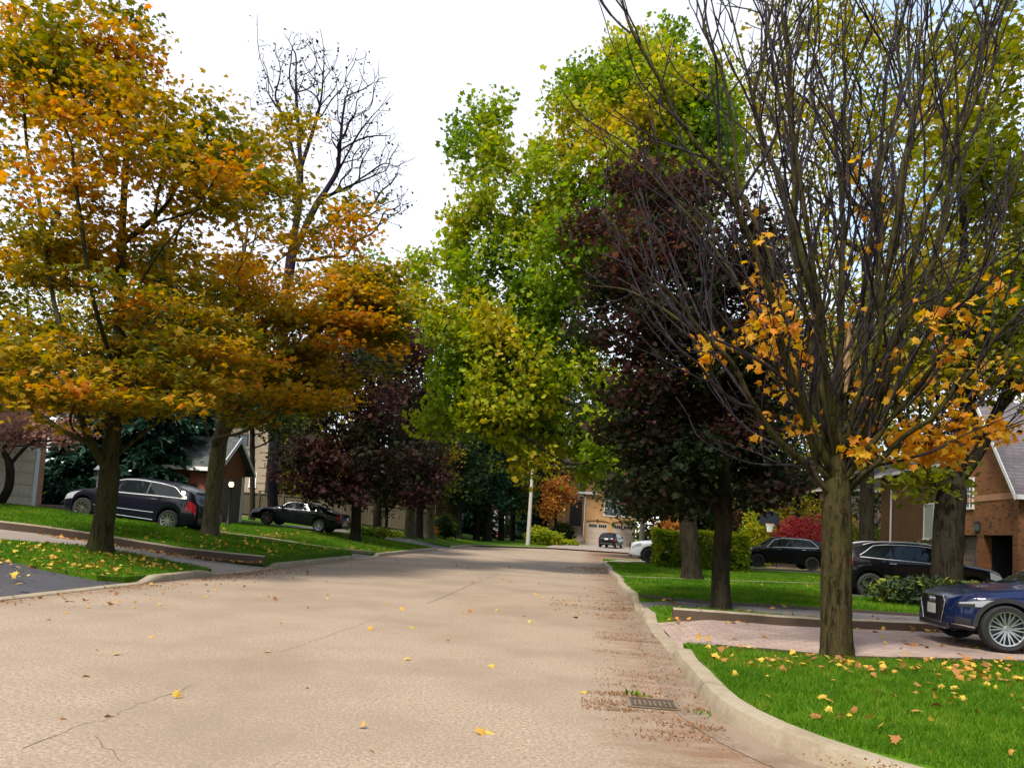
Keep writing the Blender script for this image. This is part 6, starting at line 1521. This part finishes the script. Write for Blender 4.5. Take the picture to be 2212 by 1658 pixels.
m = MB(); m.b2((gx + 1.6, yo[0] - .2, z0), (gx + 1.7, yo[1] + .2, zt)); m.b2((gx + .35, yo[0] - .02, z0), (gx + 1.6, yo[0], zt)); m.b2((gx + .35, yo[1], z0), (gx + 1.6, yo[1] + .02, zt)); m.b2((gx + .35, yo[0], zt), (gx + 1.6, yo[1], zt + .02)); part(m, 'doorway', 'dark', h, o)
q = def_(2117, 1138); m = MB(); m.lathe([(.02, .26), (.11, .2), (.12, .16), (.10, -.2), (.03, -.25)], (q[0] - .14, q[1], q[2]), n=8); lm = part(m, 'wall_lamp', 'black', h, o); m = MB(); m.lathe([(.085, .13), (.125, .1), (.105, -.14), (.06, -.18)], (q[0] - .142, q[1], q[2]), n=8); part(m, 'lamp_glass', 'win', lm, o)
q = def_(2098, 1040); m = MB(); window(h, o, (gx, q[1] + .1, q[2] - .5), .5, 1.2, 'y', -1)
m = MB(); m.b2((gx - .03, ya, e1 - .55), (gx + .02, max(yb2, yg[1] + .6), e1 - .30)); part(m, 'soldier_course', 'brick_or', h, o)
# brown brick wing with a white window
wx = 18.6; dw = lambda x, y: (lambda d: (wx, d[1] * wx / d[0], EYE + d[2] * wx / d[0]))(ray(x, y))
y0w = max(yb2, yg[1] + .6) + .1; y1w = dw(1902, 1100)[1]; o = Vector((wx, (y0w + y1w) / 2, terr(wx))); h2 = house('brown-brick house wing with a white window and downspout, behind the station wagon', o)
wall_block(h2, o, wx, wx + 9, y0w, y1w, terr(wx) - .3, 6.2, 'brick_br'); hip_roof(h2, o, wx, wx + 9, y0w, y1w, 6.2, 9)
q0, q1 = dw(1996, 1162), dw(1996, 1098); q2 = dw(2016, 1130); hh = 2.3; window(h2, o, (wx, (q0[1] + q2[1]) / 2, (q0[2] + q1[2]) / 2 + .1), abs(q2[1] - q0[1]), q1[2] - q0[2] + .2, 'y', -1, glass='blind', mun=(1, 1))
q = dw(1927, 1120); m = MB(); m.tube([(wx - .09, q[1], terr(wx)), (wx - .09, q[1], 6.0)], .06, 6); part(m, 'downspout', 'white', h2, o)
# pale brick house further back
x0 = P(1800, 1100, 62).x; o = Vector((x0 + 6, 66, .4)); h = house('pale pink-brick house glimpsed beside the dark bare trunk', o); wall_block(h, o, x0, x0 + 13, 62, 72, .1, 6.4, 'brick_pale'); hip_roof(h, o, x0, x0 + 13, 62, 72, 6.4, 9.6)
q = P(1862, 1160, 62); window(h, o, (q.x, 62, 2.0), 1.2, 1.4, 'x', -1)
x0 = P(1560, 1100, 70).x; o = Vector((x0 + 6, 74, .4)); h = house('olive-tan brick house behind the basketball hoop', o); wall_block(h, o, x0, x0 + 11, 70, 80, .1, 6.6, 'brick_tan'); hip_roof(h, o, x0, x0 + 11, 70, 80, 6.6, 9.6); q = P(1622, 1085, 70); window(h, o, (q.x, 70, q.z), 1.8, 1.3, 'x', -1); window(h, o, (q.x + 4.2, 70, q.z), 1.6, 1.3, 'x', -1)

# ------------------------------------------------------------------ fence, poles, lamps, hoop
Yf = 56.6; fx0, fx1 = P(505, 1100, Yf).x, P(935, 1100, Yf).x
t = thing('wooden_fence', 'weathered tall board fence behind the black sedan', 'fence', (fx0, Yf, terr(fx0)))
npan = 8; 
for k in range(npan + 1):
    x = fx0 + (fx1 - fx0) * k / npan; z = terr(x); m = MB(); m.box((x - fx0, -.02, z + 1.0 - terr(fx0)), (.13, .13, 2.15)); m.box((x - fx0, -.02, z + 2.12 - terr(fx0)), (.19, .19, .06)); m.build('post', M['wood'], t)
    if k < npan:
        m = MB(); xb = fx0 + (fx1 - fx0) * (k + 1) / npan; nb = int((xb - x) / .15)
        for q in range(nb):
            xx = x + .08 + (xb - x - .16) * (q + .5) / nb; m.box((xx - fx0, .02 + .018 * (q % 2), terr(xx) + .98 - terr(fx0) + random.uniform(-.01, .01)), (.142, .02, 1.78))
        for zz in (.3, 1.9): m.box(((x + xb) / 2 - fx0, -.03, (terr(x) + terr(xb)) / 2 + zz - terr(fx0)), (xb - x - .14, .05, .09), rot=Matrix.Rotation(-math.atan((terr(xb) - terr(x)) / (xb - x)), 3, 'Y'))
        m.build('board_panel', M['wood'], t)
# lit post lamp
def post_lamp(label, x, Y, ztop, mat, lit, name='post_lamp', group=None):
    p = P(x, 1120, Y); b = Vector((p.x, Y, terr(p.x))); hh = ztop - b.z; t = thing(name, label, 'lamp', b, group=group)
    m = MB(); m.lathe([(.11, 0), (.10, .12), (.05, .2), (.042, hh - .36), (.07, hh - .32), (.02, hh - .30)], n=12); m.build('post', M[mat], t, smooth=40)
    if lit:
        m = MB(); m.lathe([(.001, hh - .34), (.07, hh - .31), (.105, hh - .24), (.11, hh - .18), (.08, hh - .09), (.02, hh - .06)], n=16); m.build('globe', M['globe'], t, smooth=60)
        m = MB(); m.lathe([(.12, hh - .10), (.07, hh - .05), (.02, hh + .01), (.001, hh + .02)], n=16); m.build('cap', M['black'], t, smooth=40)
    else:
        m = MB(); m.lathe([(.06, hh - .30), (.10, hh - .05), (.06, hh - .30)], n=8); m.build('lantern_glass', M['lamp_w'], t); m = MB(); m.lathe([(.20, hh - .06), (.06, hh + .12), (.001, hh + .16)], n=8); m.build('cap', M['white'], t)
post_lamp('black post lamp with a glowing globe, by the small red-brick gable', 493, 32.4, P(497, 1036, 32.4).z, 'black', True)
post_lamp('white post lamp with a pointed cap, behind the long wagon hood', 203, 29.5, P(205, 1011, 29.5).z, 'white', False)
# concrete poles
def pole(label, px0, px1, Y, r, top, band=False):
    b = P(px0[0], px0[1], Y); b.z = terr(b.x) if abs(b.z - terr(b.x)) > .05 else b.z; e = P(px1[0], px1[1], Y); d = (e - b).normalized(); t = thing('concrete_pole', label, 'pole', b, group='concrete street poles')
    m = MB(); m.tube([(0, 0, -.1), d * 1.0, d * (top * .5), d * top], [r, r * .96, r * .8, r * .6], 12); m.build('shaft', M['concrete_pole'], t, smooth=50)
    m = MB(); m.tube([d * top * .98, d * top + Vector((-.5, -.2, .25)), d * top + Vector((-1.5, -.4, .35))], [.05, .04, .03], 8); m.build('arm', M['concrete_pole'], t, smooth=50)
    m = MB(); m.box(d * top + Vector((-1.7, -.45, .33)), (.6, .22, .14)); m.build('lamp_head', M['garage_dk'], t, bevel=.04)
pole('leaning pale concrete pole on the grass island', (1140, 1171), (1147.5, 1050), 68, .205, 7.5)
pole('pale concrete pole beyond the white SUV, under dark leaves', (1386, 1168), (1390, 1060), 56, .21, 7.5)
# basketball hoop
p = P(1672, 1165, 45.5); b = Vector((p.x, 45.5, terr(p.x))); t = thing('basketball_hoop', 'black fan-shaped basketball backboard with a white net, beside the red Japanese maple', 'basketball hoop', b); zt = P(1668, 1120, 45.5).z - b.z; kx = P(1660, 1130, 45.5).x - b.x
m = MB(); m.tube([(.25, .3, 0), (.25, .3, zt - .3), (0, .06, zt)], .05, 8); m.build('post', M['black'], t)
m = MB(); pts = [(-.55, -.35), (.55, -.35)] + [(.62 * math.cos(math.pi * k / 12), .05 + .42 * math.sin(math.pi * k / 12)) for k in range(13)]
m.face([(kx + x, -.02, zt + z) for x, z in pts]); m.face([(kx + x, .02, zt + z) for x, z in reversed(pts)]); 
for i in range(len(pts)): a, c = pts[i], pts[(i + 1) % len(pts)]; m.face([(kx + a[0], -.02, zt + a[1]), (kx + a[0], .02, zt + a[1]), (kx + c[0], .02, zt + c[1]), (kx + c[0], -.02, zt + c[1])])
m.build('backboard', M['bb'], t)
m = MB(); m.tube([(kx + .23 * math.cos(a), -.28 + .23 * math.sin(a), zt - .30) for a in np.linspace(0, 6.283, 17)], .012, 5, cap=False); m.build('rim', M['amber'], t)
m = MB()
for k in range(12):
    a = 2 * math.pi * k / 12
    for da in (.5, -.5): m.tube([(kx + .23 * math.cos(a), -.28 + .23 * math.sin(a), zt - .31), (kx + .16 * math.cos(a + da), -.28 + .16 * math.sin(a + da), zt - .58), (kx + .13 * math.cos(a), -.28 + .13 * math.sin(a), zt - .78)], .016, 4)
m.build('net', M['net'], t)
bpy.context.view_layer.update()
